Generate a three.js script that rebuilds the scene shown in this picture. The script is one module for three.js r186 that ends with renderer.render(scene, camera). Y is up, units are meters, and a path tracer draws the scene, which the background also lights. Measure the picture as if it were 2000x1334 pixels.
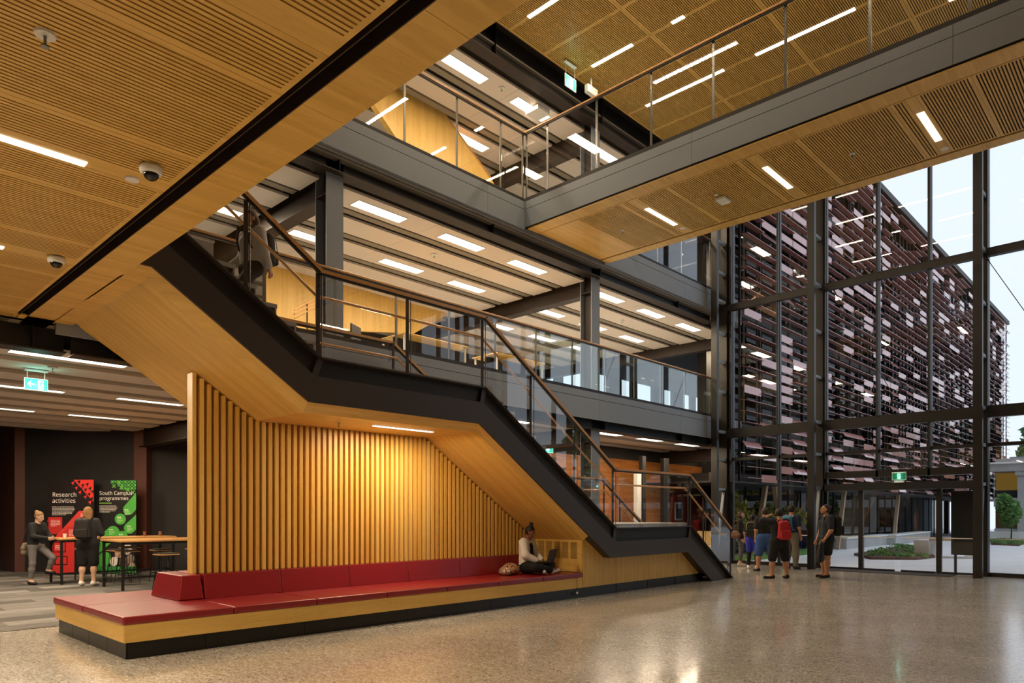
import * as THREE from 'three';
import { RectAreaLightUniformsLib } from 'three/addons/lights/RectAreaLightUniformsLib.js';
import { RoundedBoxGeometry } from 'three/addons/geometries/RoundedBoxGeometry.js';
import { mergeGeometries } from 'three/addons/utils/BufferGeometryUtils.js';

// ------------------------------------------------------------------ camera, sky, exposure
const scene = new THREE.Scene();
const FPX = 1380, HORIZON = 1004, EYE = 1.6, TH = Math.atan2(1318, FPX);
const camera = new THREE.PerspectiveCamera(2 * Math.atan(667 / FPX) * 180 / Math.PI, 2000 / 1334, 0.05, 400);
camera.position.set(0, EYE, 0);
camera.lookAt(Math.cos(TH), EYE, -Math.sin(TH));
camera.setViewOffset(2000, 1334, 0, 667 - HORIZON, 2000, 1334);   // shift lens: verticals stay upright
scene.add(camera);
const renderer = new THREE.WebGLRenderer({ antialias: true });
renderer.toneMapping = THREE.LinearToneMapping;
renderer.toneMappingExposure = 1.3;
renderer.shadowMap.enabled = true;
RectAreaLightUniformsLib.init();
{ // overcast dusk sky: the same all round, a little bluer overhead
  const w = 64, h = 32, d = new Float32Array(w * h * 4);
  for (let j = 0; j < h; j++) for (let i = 0; i < w; i++) {
    const e = Math.max(0, (j + 0.5) / h * 2 - 1), k = (j * w + i) * 4;
    d[k] = 0.72 - 0.05 * e; d[k + 1] = 0.81 - 0.04 * e; d[k + 2] = 0.92; d[k + 3] = 1;
  }
  const t = new THREE.DataTexture(d, w, h, THREE.RGBAFormat, THREE.FloatType);
  t.mapping = THREE.EquirectangularReflectionMapping; t.magFilter = THREE.LinearFilter; t.needsUpdate = true;
  scene.background = t;
}
const WARM = [1, 0.78, 0.53], LAMP = 170.0;                             // colour of the interior lamps, their radiance

// ------------------------------------------------------------------ helpers
let seed = 7; const rnd = () => { seed = (seed * 1664525 + 1013904223) >>> 0; return seed / 4294967296; };
const rr = (a, b) => a + (b - a) * rnd();
const V = (x, y, z) => new THREE.Vector3(x, y, z);
const used = {}, ORD = ['first', 'second', 'third', 'fourth', 'fifth', 'sixth', 'seventh'];
function numbered(n) { if (!(n in used)) { used[n] = 0; return n; } used[n]++; return n + '_' + String(used[n]).padStart(3, '0'); }
// a pixel of the photograph gives a direction; the surface it lies on gives the distance
const CT = Math.cos(TH), ST = Math.sin(TH);
function ray(px, py) { const r = (px - 1000) / FPX, u = -(py - HORIZON) / FPX; return V(r * ST + CT, u, r * CT - ST); }
function onY(px, py, y = 0) { const v = ray(px, py); return v.multiplyScalar((y - EYE) / v.y).add(V(0, EYE, 0)); }
function onX(px, py, x) { const v = ray(px, py); return v.multiplyScalar(x / v.x).add(V(0, EYE, 0)); }
function onZ(px, py, z) { const v = ray(px, py); return v.multiplyScalar(z / v.z).add(V(0, EYE, 0)); }

// texture coordinates in metres from the dominant side of each face; grain lies along u
function metricUV(g, turn = false) {
  const p = g.attributes.position, n = g.attributes.normal, uv = new Float32Array(p.count * 2);
  for (let i = 0; i < p.count; i++) {
    const ax = Math.abs(n.getX(i)), ay = Math.abs(n.getY(i)), az = Math.abs(n.getZ(i));
    let u, v;
    if (ay >= ax && ay >= az) { u = p.getX(i); v = p.getZ(i); } else if (az >= ax) { u = p.getX(i); v = p.getY(i); } else { u = p.getZ(i); v = p.getY(i); }
    uv[2 * i] = turn ? v : u; uv[2 * i + 1] = turn ? u : v;
  }
  g.setAttribute('uv', new THREE.BufferAttribute(uv, 2)); return g;
}
const B = (x0, x1, y0, y1, z0, z1) => { const g = new THREE.BoxGeometry(Math.abs(x1 - x0), Math.abs(y1 - y0), Math.abs(z1 - z0)); g.translate((x0 + x1) / 2, (y0 + y1) / 2, (z0 + z1) / 2); return g; };
const RB = (x0, x1, y0, y1, z0, z1, r = 0.01, s = 2) => { const g = new RoundedBoxGeometry(Math.abs(x1 - x0), Math.abs(y1 - y0), Math.abs(z1 - z0), s, r); g.translate((x0 + x1) / 2, (y0 + y1) / 2, (z0 + z1) / 2); return g; };
const plain = (g) => { const o = g.index ? g.toNonIndexed() : g; for (const k of Object.keys(o.attributes)) if (!['position', 'normal', 'uv'].includes(k)) o.deleteAttribute(k); return o; };
function join(gs) { gs = (Array.isArray(gs) ? gs : [gs]).filter(Boolean).map(plain); return gs.length === 1 ? gs[0] : mergeGeometries(gs); }
function mesh(name, gs, mat, parent, opt = {}) {
  let g = join(gs); if (!opt.keepUV) g = metricUV(g, opt.turn);
  const m = new THREE.Mesh(g, mat); m.name = parent ? name : numbered(name); m.castShadow = m.receiveShadow = true;
  (parent || scene).add(m); if (opt.label) m.userData.label = opt.label; return m;
}
function thing(name, label, category, group, at) {
  const o = new THREE.Group(); o.name = numbered(name); o.userData = { label, category }; if (group) o.userData.group = group;
  if (at) o.position.copy(at); scene.add(o); return o;
}
function tag(o, label, category, group) { o.userData.label = label; o.userData.category = category; if (group) o.userData.group = group; return o; }
function struct(name, label, category) { const o = new THREE.Group(); o.name = numbered(name); o.userData = { label, category, kind: 'structure' }; scene.add(o); return o; }
function copyOf(o, at, turn, label) { const c = o.clone(); c.name = numbered(o.name.replace(/_\d{3}$/, '')); c.userData = { ...o.userData }; if (label) c.userData.label = label; scene.add(c); if (at) c.position.copy(at); if (turn !== undefined) c.rotation.y = turn; return c; }
// a straight bar between two points, w wide and h high (round when r is given)
function bar(a, b, w, h) { const d = b.clone().sub(a), L = d.length(), g = new THREE.BoxGeometry(w, h, L); const q = new THREE.Matrix4().lookAt(V(0, 0, 0), d, Math.abs(d.y) > 0.999 * L ? V(1, 0, 0) : V(0, 1, 0)); g.applyMatrix4(q); g.translate((a.x + b.x) / 2, (a.y + b.y) / 2, (a.z + b.z) / 2); return g; }
function rod(a, b, r, n = 8, r2) { const d = b.clone().sub(a), L = d.length(), g = new THREE.CylinderGeometry(r2 ?? r, r, L, n); g.applyQuaternion(new THREE.Quaternion().setFromUnitVectors(V(0, 1, 0), d.normalize())); g.translate((a.x + b.x) / 2, (a.y + b.y) / 2, (a.z + b.z) / 2); return g; }
// a polygon in the XY plane extruded from z0 to z1
function slabXY(pts, z0, z1, holes) { const s = new THREE.Shape(pts.map(([x, y]) => new THREE.Vector2(x, y))); for (const h of holes || []) s.holes.push(new THREE.Path(h.map(([x, y]) => new THREE.Vector2(x, y)))); const g = new THREE.ExtrudeGeometry(s, { depth: Math.abs(z1 - z0), bevelEnabled: false }); g.translate(0, 0, Math.min(z0, z1)); return g; }
function tube(pts, r, n = 40, m = 8, tension = 0.5) { return new THREE.TubeGeometry(new THREE.CatmullRomCurve3(pts, false, 'catmullrom', tension), n, r, m); }

// ------------------------------------------------------------------ noise and textures
const PERM = new Uint8Array(512); { let s = 12345; const p = [...Array(256).keys()]; for (let i = 255; i > 0; i--) { s = (s * 16807) % 2147483647; const j = s % (i + 1); [p[i], p[j]] = [p[j], p[i]]; } for (let i = 0; i < 512; i++) PERM[i] = p[i & 255]; }
function vnoise(x, y, px, py) { // value noise that repeats after px, py cells
  const xi = Math.floor(x), yi = Math.floor(y), fx = x - xi, fy = y - yi, s = fx * fx * (3 - 2 * fx), t = fy * fy * (3 - 2 * fy);
  const h = (i, j) => PERM[(PERM[((i % px) + px) % px & 255] + ((j % py) + py) % py) & 511] / 255;
  return (h(xi, yi) * (1 - s) + h(xi + 1, yi) * s) * (1 - t) + (h(xi, yi + 1) * (1 - s) + h(xi + 1, yi + 1) * s) * t;
}
function paint(w, h, f, rw, rh) { // f(u, v) in 0..1 -> [r, g, b] sRGB 0..255
  const d = new Uint8Array(w * h * 4);
  for (let j = 0; j < h; j++) for (let i = 0; i < w; i++) { const c = f(i / w, j / h), k = (j * w + i) * 4; d[k] = Math.max(0, Math.min(255, c[0])); d[k + 1] = Math.max(0, Math.min(255, c[1])); d[k + 2] = Math.max(0, Math.min(255, c[2])); d[k + 3] = 255; }
  const t = new THREE.DataTexture(d, w, h, THREE.RGBAFormat); t.colorSpace = THREE.SRGBColorSpace; t.wrapS = t.wrapT = THREE.RepeatWrapping; t.magFilter = THREE.LinearFilter; t.minFilter = THREE.LinearMipmapLinearFilter; t.generateMipmaps = true;
  t.repeat.set(1 / rw, 1 / rh); t.needsUpdate = true; return t;
}
const plyTex = (base, amp) => paint(512, 512, (u, v) => {
  const a = vnoise(u * 6 + 2 * vnoise(u * 4, v * 8, 4, 8), v * 90, 6, 90), b = vnoise(u * 3, v * 22, 3, 22), c = vnoise(u * 40, v * 200, 40, 200), fl = vnoise(u * 22, v * 60, 22, 60);
  const k = (a - 0.5) * 0.3 + (b - 0.5) * 0.6 + (c - 0.5) * 0.22 - (fl > 0.8 ? (fl - 0.8) * 1.6 : 0);
  return [base[0] + amp * k, base[1] + amp * k * 1.05, base[2] + amp * k * 1.0];
}, 2.4, 1.2);
const T = {
  ply: plyTex([220, 179, 94], 30), veneer: plyTex([178, 112, 52], 46),
  terrazzo: paint(2048, 2048, (u, v) => {
    const big = vnoise(u * 5, v * 5, 5, 5) * 0.6 + vnoise(u * 14, v * 14, 14, 14) * 0.4, s1 = vnoise(u * 420, v * 420, 420, 420), s2 = vnoise(u * 250 + 7, v * 250, 250, 250), s3 = rnd();
    let k = (big - 0.5) * 26 + (s1 - 0.5) * 62 + (s3 - 0.5) * 24; if (s2 > 0.78) k += 36; if (s2 < 0.2) k -= 58;
    return [184 + k, 178 + k, 166 + k * 0.95];
  }, 4.2, 4.2),
  concrete: paint(512, 512, (u, v) => { const k = (vnoise(u * 5, v * 5, 5, 5) - 0.5) * 16 + (vnoise(u * 60, v * 60, 60, 60) - 0.5) * 12; return [168 + k, 168 + k, 166 + k]; }, 3, 3),
  paving: paint(512, 512, (u, v) => { const k = (vnoise(u * 4, v * 4, 4, 4) - 0.5) * 12 + (vnoise(u * 80, v * 80, 80, 80) - 0.5) * 10; return [232 + k, 232 + k, 231 + k]; }, 3, 3),
  dark: paint(256, 256, (u, v) => { const k = (vnoise(u * 6, v * 6, 6, 6) - 0.5) * 5 + (rnd() - 0.5) * 4; return [40 + k, 37 + k, 36 + k]; }, 2, 2),
  leaf: paint(128, 128, (u, v) => { const k = (vnoise(u * 9, v * 9, 9, 9) - 0.5) * 50; return [92 + k, 122 + k, 60 + k * 0.6]; }, 1, 1),
};
const carpet = [0, 1, 2, 3].map((q) => paint(128, 64, (u, v) => { const s = vnoise(u * 5, v * 30, 5, 30), k = (s - 0.5) * [38, 26, 46, 30][q] + (rnd() - 0.5) * 22; const b = [96, 78, 122, 108][q]; return [b + k + 3, b + k, b + k - 3]; }, 1, 0.5));
const std = (o) => new THREE.MeshStandardMaterial(o), phy = (o) => new THREE.MeshPhysicalMaterial(o);
const M = {
  ply: std({ map: T.ply, roughness: 0.42 }), veneer: std({ map: T.veneer, roughness: 0.35 }),
  oak: std({ color: '#c8955c', roughness: 0.32 }), floor: phy({ map: T.terrazzo, roughness: 0.26, clearcoat: 0.7, clearcoatRoughness: 0.11, ior: 1.55 }),
  steel: std({ color: '#2b1e17', roughness: 0.55 }), steelDark: std({ color: '#191614', roughness: 0.55 }), stringer: std({ color: '#3a322e', roughness: 0.45 }),
  fascia: std({ color: '#8b949e', roughness: 0.5 }), chrome: std({ color: '#7d7d79', roughness: 0.3, metalness: 0.85 }), black: std({ color: '#0c0c0d', roughness: 0.55 }), plinth: std({ color: '#08090a', roughness: 0.3 }),
  panel: std({ color: '#dcd3ca', roughness: 0.85 }), rib: std({ color: '#8d8577', roughness: 0.8 }), felt: std({ color: '#5f5954', roughness: 0.95 }),
  red: phy({ color: '#86131a', roughness: 0.38, clearcoat: 0.35, clearcoatRoughness: 0.3 }), wallDark: std({ map: T.dark, roughness: 0.75 }), wallBrown: std({ color: '#5a3126', roughness: 0.6 }), wallRed: std({ color: '#a63410', roughness: 0.55 }),
  white: std({ color: '#e6e6e2', roughness: 0.5 }), mullion: std({ color: '#191411', roughness: 0.42 }),
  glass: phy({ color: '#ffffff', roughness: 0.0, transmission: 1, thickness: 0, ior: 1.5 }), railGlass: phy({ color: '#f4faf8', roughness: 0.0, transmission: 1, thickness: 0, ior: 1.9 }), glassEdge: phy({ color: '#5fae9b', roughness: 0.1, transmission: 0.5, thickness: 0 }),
  glassTint: phy({ color: '#3c4448', roughness: 0.02, transmission: 1, thickness: 0, ior: 1.15 }), groundGlass: phy({ color: '#5c6a70', roughness: 0.0, transmission: 1, thickness: 0, ior: 1.8 }), concrete: std({ map: T.concrete, roughness: 0.8 }), paving: std({ map: T.paving, roughness: 0.75 }),
  louver: phy({ color: '#b5726a', roughness: 0.4, metalness: 0.15, clearcoat: 1, clearcoatRoughness: 0.08, ior: 1.7 }), grass: std({ color: '#4f7a2c', roughness: 0.9 }), soil: std({ color: '#5b4234', roughness: 0.95 }), leaf: std({ map: T.leaf, roughness: 0.7 }),
  timberPost: std({ color: '#b39a78', roughness: 0.6 }),
};
M.carpet = carpet.map((t) => std({ map: t, roughness: 0.95 }));
const glow = (s, c = [1, 0.90, 0.74]) => std({ color: '#ffffff', emissive: new THREE.Color().setRGB(...c), emissiveIntensity: s, roughness: 0.6 });
M.lens = glow(2.6);
// a lamp's own light: the size of its lens, just under it, shining down
function lampLight(parent, x, y, z, w, d, k = 1, color = WARM) { const l = new THREE.RectAreaLight(new THREE.Color().setRGB(...color), LAMP * k, w, d); l.position.set(x, y, z); l.rotation.x = -Math.PI / 2; l.castShadow = true; l.name = 'light'; parent.add(l); return l; }
// ------------------------------------------------------------------ floor
const GX = 21.6, ZF = -11.1, L1 = 4.8, L2 = 8.95, YC = 4.2, YB = 8.2, YR = 12.35;
{
  const f = struct('floor', 'polished grey terrazzo concrete floor of the lobby with saw-cut joints', 'floor');
  const xs = [-9, -3.4, 2.0, 7.4, 12.8, 18.2, GX + 0.1], zs = [-11.65, -3.75, 0.3, 4.35, 9.1, 18.1];
  for (let i = 0; i < xs.length - 1; i++) for (let j = 0; j < zs.length - 1; j++) mesh('slab', B(xs[i] + 0.003, xs[i + 1] - 0.003, -0.2, 0, zs[j] + 0.003, zs[j + 1] - 0.003), M.floor, f);
  mesh('joint_bed', B(-9, GX + 0.1, -0.25, -0.05, -11.65, 18.1), M.concrete, f);
  const c = struct('floor', 'grey streaked plank carpet of the seating area behind the bench', 'carpet');
  let row = 0;
  for (let z = -12.15; z > -24.6; z -= 0.5, row++) for (let x = 1.0 + (row % 3) * 0.34; x < 9.5; x += 1.0) if (x + z * 0 < 9.5 && !(z < -20 && x < 2.5)) mesh('plank', B(x, x + 0.998, -0.02, 0.004, z, z + 0.498), M.carpet[Math.floor(rnd() * 4)], c);
  mesh('underlay', B(-9, 1.9, -0.2, 0.002, -27, -11.66), M.carpet[1], c); mesh('underlay', B(9, 24, -0.2, 0.002, -27, -11.66), M.carpet[1], c); mesh('underlay', B(1.0, 9.6, -0.2, -0.021, -27, -11.66), M.carpet[1], c);
  mesh('edge_strip', B(-9, 24, -0.02, 0.008, -11.66, -11.62), M.chrome, c);
}
// slatted timber ceiling panel: frame and slats in one piece, seen from below (slats along X)
const slatPanels = {};
function slatPanel(w, d, edge, pitch, gap, t = 0.02) {
  const key = [w, d, edge, pitch, gap].map((v) => v.toFixed(3)).join();
  if (slatPanels[key]) return slatPanels[key];
  const gs = [B(0, w, 0, t, 0, edge), B(0, w, 0, t, d - edge, d), B(0, edge * 0.7, 0, t, edge, d - edge), B(w - edge * 0.7, w, 0, t, edge, d - edge)];
  const n = Math.max(1, Math.round((d - 2 * edge - gap) / pitch)), p = (d - 2 * edge - gap) / n;
  for (let i = 0; i < n; i++) gs.push(B(edge * 0.7, w - edge * 0.7, 0, t, edge + gap + i * p, edge + (i + 1) * p));
  return slatPanels[key] = metricUV(join(gs));
}
function placePanel(parent, x, y, z, w, d, edge = 0.055, pitch = 0.040, gap = 0.0145, mat = M.ply) { const m = new THREE.Mesh(slatPanel(w, d, edge, pitch, gap), mat); m.name = 'slatted_panel'; m.position.set(x, y, z); m.castShadow = m.receiveShadow = true; parent.add(m); return m; }
function linearLight(x, y, z, alongX, len, wid, label, group, k = 1) {
  const o = thing('linear_light', label, 'ceiling light', group, V(x, y, z)); const w = alongX ? len : wid, d = alongX ? wid : len;
  const hs = mesh('housing', [B(-w / 2 - 0.008, w / 2 + 0.008, 0, 0.03, -d / 2 - 0.008, d / 2 + 0.008)], M.white, o); mesh('lens', B(-w / 2, w / 2, -0.008, 0.0, -d / 2, d / 2), M.lens, hs);
  lampLight(o, 0, -0.02, 0, w, d, k); return o;
}
{ // low ceiling over the camera
  const c = struct('ceiling', 'low slatted timber ceiling with black slot and plywood edge board', 'ceiling');
  for (let k = -2; k < 9; k++) {
    const z = -1.62 - 1.22 * k;                                       // panel from z - 1.22 to z
    const strip = [1, 3, 5, 7].includes(k), xw = 2.4;
    for (const x of [2.19 - 2.4, 2.19 - 4.8, 2.19 - 7.2]) {
      if (strip) { placePanel(c, x, YC, z - 1.22, xw - 0.003, 0.535 - 0.003); placePanel(c, x, YC, z - 0.535, xw - 0.003, 0.532); mesh('board', B(x, x + xw - 0.003, YC, YC + 0.02, z - 0.685, z - 0.535), M.ply, c); }
      else placePanel(c, x, YC, z - 1.22, xw - 0.003, 1.217);
    }
    mesh('edge_board', B(2.32, 2.64, YC, YC + 0.02, z - 1.2185, z - 0.0015), M.ply, c);
    mesh('edge_face', B(2.62, 2.64, YC + 0.021, L1 - 0.03, z - 1.2185, z - 0.0015), M.ply, c);
  }
  mesh('acoustic_felt', B(-5.2, 2.6, YC + 0.17, YC + 0.19, -11.3, 2.1), M.felt, c);
  mesh('slot_trim', B(2.218, 2.226, YC - 0.003, YC + 0.165, -11.3, 2.1), M.steel, c); mesh('slot_trim', B(2.312, 2.32, YC - 0.003, YC + 0.165, -11.3, 2.1), M.steel, c);
  mesh('end_board', B(1.4, 2.86, YC, YC + 0.02, -11.32, -11.0), M.ply, c);
  mesh('slab', [B(-6, 2.6, YC + 0.2, L1, -11.15, 18)], M.concrete, c); mesh('board', B(-6, 2.64, YC, YC + 0.03, 2.1, 18), M.ply, c); mesh('board', B(-6, -5.01, YC, YC + 0.03, -11.3, 2.1), M.ply, c);
}
const gNear = 'linear lights in the low slatted ceiling';
linearLight(0.9, YC + 0.001, -5.918, true, 1.42, 0.085, 'slim linear light in the low slatted ceiling, in line with the round sensor', gNear, 0.85);
linearLight(0.85, YC + 0.001, -8.36, true, 1.42, 0.085, 'slim linear light in the low slatted ceiling, in line with the second dome camera', gNear, 0.85);
linearLight(0.2, YC + 0.001, -3.478, true, 1.42, 0.085, 'added slim linear light out of view in the low slatted ceiling', gNear, 0.85);  // this and the next two lamps are added out of view for illumination
linearLight(-1.9, YC + 0.001, -5.918, true, 1.42, 0.085, 'added slim linear light out of view in the low slatted ceiling', gNear, 0.85);
linearLight(-1.9, YC + 0.001, -8.36, true, 1.42, 0.085, 'added slim linear light out of view in the low slatted ceiling', gNear, 0.85);
{ // high timber ceiling over the void
  const c = struct('ceiling', 'high slatted timber ceiling above the void and bridge', 'ceiling');
  for (let i = -2; i < 9; i++) for (let j = 0; j < 5; j++) placePanel(c, 11.32 + (i - 1) * 1.15 + (0), YR, -10.9 + j * 2.2, 1.147, 2.197, 0.06, 0.045, 0.02, M.ply);
  mesh('board', [B(1.5, 7.86, YR, YR + 0.02, -10.9, 18.1), B(18.23, GX, YR, YR + 0.02, -10.9, 18.1), B(7.87, 18.22, YR, YR + 0.02, 0.11, 18.1)], M.ply, c);
  mesh('acoustic_felt', B(1.5, GX + 0.2, YR + 0.17, YR + 0.4, -11.1, 18.1), M.felt, c);
  const g = 'linear lights in the high timber ceiling', rowsX = [9.0, 11.3, 13.6, 15.9, 17.0, 18.2], cnt = {}, hiLabel = (x) => { cnt[x] = (cnt[x] ?? -1) + 1; return `linear light in the high timber ceiling, ${ORD[rowsX.indexOf(x)]} row from the stair, ${ORD[cnt[x]]} from the gallery`; };
  for (const [x, z, len] of [[11.3, -9.55, 1.5], [11.3, -6.6, 2.2], [13.6, -9.75, 1.15], [13.6, -8.0, 0.3], [13.6, -6.0, 1.15], [15.9, -9.2, 2.2], [15.9, -6.2, 2.2], [18.2, -9.0, 2.2], [9.0, -8.5, 2.2], [13.6, -3.0, 2.2], [17.0, -2.5, 2.2], [9.0, -4.0, 2.2]]) linearLight(x, YR - 0.004, z, false, len, 0.1, hiLabel(x), g, x > 15 ? 0.1 : 0.38);
}
// ------------------------------------------------------------------ galleries: slabs, fascias, beams, ribbed ceilings
function ribCeiling(y, x0, x1, rows, label, beamXs) {
  const c = struct('ceiling', label, 'ceiling');
  for (let r = 0; r < rows; r++) {
    const z = -11.97 - 1.115 * r;
    for (let b = 0; b < beamXs.length - 1; b++) {
      const a = Math.max(x0, beamXs[b] + 0.17), e = Math.min(x1, beamXs[b + 1] - 0.17); if (e - a < 0.3) continue;
      const n = Math.max(1, Math.round((e - a) / 2.3)), w = (e - a) / n;
      for (let i = 0; i < n; i++) mesh('acoustic_panel', B(a + i * w + 0.004, a + (i + 1) * w - 0.004, y, y + 0.05, z - 0.33, z + 0.37), M.panel, c);
      mesh('rib', [B(a, e, y + 0.02, y + 0.3, z - 0.61, z - 0.43), B(a, e, y + 0.08, y + 0.3, z - 0.429, z - 0.34)], M.rib, c);
    }
  }
  mesh('deck', B(x0, x1, y + 0.3, y + 0.34, -11.5 - 1.115 * rows - 0.3, -11.2), M.rib, c);
  return c;
}
const BX = [-8.8, -0.8, 7.16, 15.1, 23.1];
ribCeiling(3.9, -3, 23, 10, 'ground floor ceiling of white acoustic panels between grey ribs', BX);
ribCeiling(7.8, -3, 23, 8, 'first floor ceiling of white acoustic panels between grey ribs', BX);
ribCeiling(11.8, -3, 23, 6, 'second floor ceiling of white acoustic panels between grey ribs', BX);
{
  const s1 = struct('floor', 'first floor slab of the gallery', 'floor'); mesh('slab', B(-6, 23.2, 4.26, L1, -27, -11.16), M.concrete, s1);
  const s2 = struct('floor', 'second floor slab of the gallery', 'floor'); mesh('slab', B(-6, 23.2, 8.16, L2, -27, -11.16), M.concrete, s2);
  const s3 = struct('ceiling', 'roof slab over the gallery and the void', 'roof'); mesh('slab', B(-6.3, 23.2, 12.8, 13.1, -27, 18.4), M.concrete, s3);
}
function fasciaX(y0, y1, y2, x0, x1, label) { // grey edge panels along X
  const f = struct('trim', label, 'fascia'); let x = x0;
  while (x < x1 - 0.1) { const e = Math.min(x1, x + 4.095); mesh('panel', B(x + 0.003, e - 0.003, y0, y1 - 0.006, ZF, ZF - 0.05), M.fascia, f); mesh('panel', B(x + 0.003, e - 0.003, y1 + 0.006, y2, ZF, ZF - 0.05), M.fascia, f); x = e; }
  mesh('backing', B(x0, x1, y0 + 0.01, y2 + 0.08, ZF - 0.05, ZF - 0.07), M.black, f); mesh('glazing_channel', B(x0, x1, y2 + 0.003, y2 + 0.075, ZF - 0.012, ZF - 0.048), M.steelDark, f);
  return f;
}
fasciaX(4.05, 4.58, 4.75, 2.66, 21.0, 'grey metal edge panels of the first floor gallery');
fasciaX(8.2, 8.66, 8.84, 2.66, 12.05, 'grey metal edge panels of the second floor gallery left of the bridge');
fasciaX(8.2, 8.66, 8.84, 15.17, 21.0, 'grey metal edge panels of the second floor gallery right of the bridge');
// edge beams along X behind the fascias, cross beams along Z at the columns
function iBeamX(y0, y1, z, x0, x1, label) { const b = thing('steel_beam', label, 'beam', 'long steel edge beams'); mesh('web', B(x0, x1, y0 + 0.02, y1 - 0.02, z - 0.01, z + 0.01), M.steelDark, b); mesh('flange', B(x0, x1, y0, y0 + 0.022, z - 0.15, z + 0.15), M.steel, b); mesh('flange', B(x0, x1, y1 - 0.022, y1, z - 0.15, z + 0.15), M.steel, b); for (let x = x0 + 0.5; x < x1; x += 3.98) mesh('stiffener', B(x, x + 0.012, y0 + 0.022, y1 - 0.022, z - 0.14, z + 0.14), M.steelDark, b); return b; }
iBeamX(7.86, 8.44, -11.36, 2.7, 21.3, 'dark steel edge beam under the second floor gallery');
iBeamX(3.82, 4.26, -11.36, 2.9, 21.3, 'dark steel edge beam under the first floor gallery');
iBeamX(11.84, 12.6, -11.30, 2.7, 21.3, 'dark steel edge beam under the high timber ceiling');
iBeamX(3.86, 4.26, -11.55, -6, 2.86, 'dark steel beam behind the low slatted ceiling');
for (const [i, x] of [[0, -0.8], [1, 7.16], [2, 15.1], [3, 23.0]]) for (const [y0, y1, lv] of [[3.46, 4.24, 'ground'], [7.42, 8.14, 'first'], [11.4, 12.2, 'second']]) {
  const b = thing('steel_beam', `dark brown steel cross beam of the ${lv} floor ceiling ${['over the seating area', 'at the column behind the stair landing', 'at the column beside the bridge', 'against the louvred wing'][i]}`, 'beam');
  mesh('web', B(x - 0.01, x + 0.01, y0 + 0.02, y1, -26, -11.75), M.steel, b); mesh('flange', B(x - 0.15, x + 0.15, y0, y0 + 0.022, -26, -11.75), M.steel, b); mesh('casing', B(x - 0.05, x + 0.05, y0 + 0.023, y1 - 0.01, -25.9, -11.8), M.steel, b);
}
for (const [x, label] of [[7.16, 'grey steel H column behind the stair landing'], [15.1, 'blue-grey steel H column beside the bridge'], [-0.8, 'steel H column at the seating area']]) {
  const c = thing('steel_column', label, 'column'); mesh('flange', B(x - 0.18, x + 0.18, 0, 12.4, -11.37, -11.35), M.fascia, c); mesh('flange', B(x - 0.18, x + 0.18, 0, 12.4, -11.73, -11.71), M.fascia, c); mesh('web', B(x - 0.01, x + 0.01, 0, 12.4, -11.71, -11.37), M.steel, c);
  for (const y of [0.02, 3.5, 7.46, 11.5]) mesh('stiffener', B(x - 0.175, x + 0.175, y, y + 0.02, -11.71, -11.37), M.steel, c);
}
// ------------------------------------------------------------------ bridge on the second floor
{
  const b = thing('footbridge', 'footbridge with grey side panels and slatted timber underside across the void', 'bridge');
  const X0 = 12.05, X1 = 15.17, Z1 = 6;
  mesh('deck', B(X0 + 0.06, X1 - 0.06, YB + 0.2, L2, ZF - 0.05, Z1), M.concrete, b);
  for (let z = ZF; z < Z1 - 0.1; z += 4.3) { const e = Math.min(Z1, z + 4.3); for (const [xa, xb] of [[X0, X0 + 0.05], [X1 - 0.05, X1]]) { mesh('side_panel', B(xa, xb, YB + 0.045, 8.654, z + 0.003, e - 0.003), M.fascia, b); mesh('side_panel', B(xa, xb, 8.666, 8.84, z + 0.003, e - 0.003), M.fascia, b); } }
  mesh('glazing_channel', [B(X0 + 0.012, X0 + 0.05, 8.843, 8.925, ZF, Z1), B(X1 - 0.05, X1 - 0.012, 8.843, 8.925, ZF, Z1)], M.steelDark, b);
  mesh('reveal', [B(X0 + 0.02, X0 + 0.05, YB + 0.012, YB + 0.045, ZF, Z1), B(X1 - 0.05, X1 - 0.02, YB + 0.012, YB + 0.045, ZF, Z1)], M.black, b);
  for (let z = -11.02; z < Z1 - 0.1; z += 2.63) { const e = Math.min(Z1, z + 2.63); mesh('edge_board', B(X0 + 0.02, 12.43, YB - 0.012, YB + 0.01, z + 0.0015, e - 0.0015), M.ply, b); mesh('edge_board', B(14.88, X1, YB - 0.012, YB + 0.01, z + 0.0015, e - 0.0015), M.ply, b); }
  mesh('acoustic_felt', B(X0 + 0.03, X1 - 0.03, YB + 0.16, YB + 0.18, ZF, Z1), M.felt, b);
  mesh('board', B(12.47, 14.84, YB, YB + 0.02, -11.02, -9.913), M.ply, b);
  const zs = [-9.91, -8.735, -7.61, -6.105, -4.98, -3.475, -2.35, -0.845, 0.28, 1.785, 2.91, 4.415, 5.54];
  for (let i = 0; i < zs.length - 1; i++) {
    const a = zs[i], e = zs[i + 1];
    if (i % 2) { placePanel(b, 12.47, YB, a, 2.37, 0.215, 0.05, 0.045, 0.02, M.ply); mesh('board', B(12.47, 14.84, YB, YB + 0.02, a + 0.218, a + 0.375), M.ply, b); placePanel(b, 12.47, YB, a + 0.378, 2.37, e - a - 0.381, 0.05, 0.045, 0.02, M.ply); }
    else placePanel(b, 12.47, YB, a, 2.37, e - a - 0.003, 0.05, 0.045, 0.02, M.ply);
  }
  for (const [i, z] of [-8.44, -5.805, -3.17, -0.54].entries()) linearLight(13.64, YB + 0.001, z, true, 1.2, 0.11, `short linear light under the footbridge, ${ORD[i]} from the gallery`, 'linear lights under the footbridge', 0.35);
}
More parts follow.
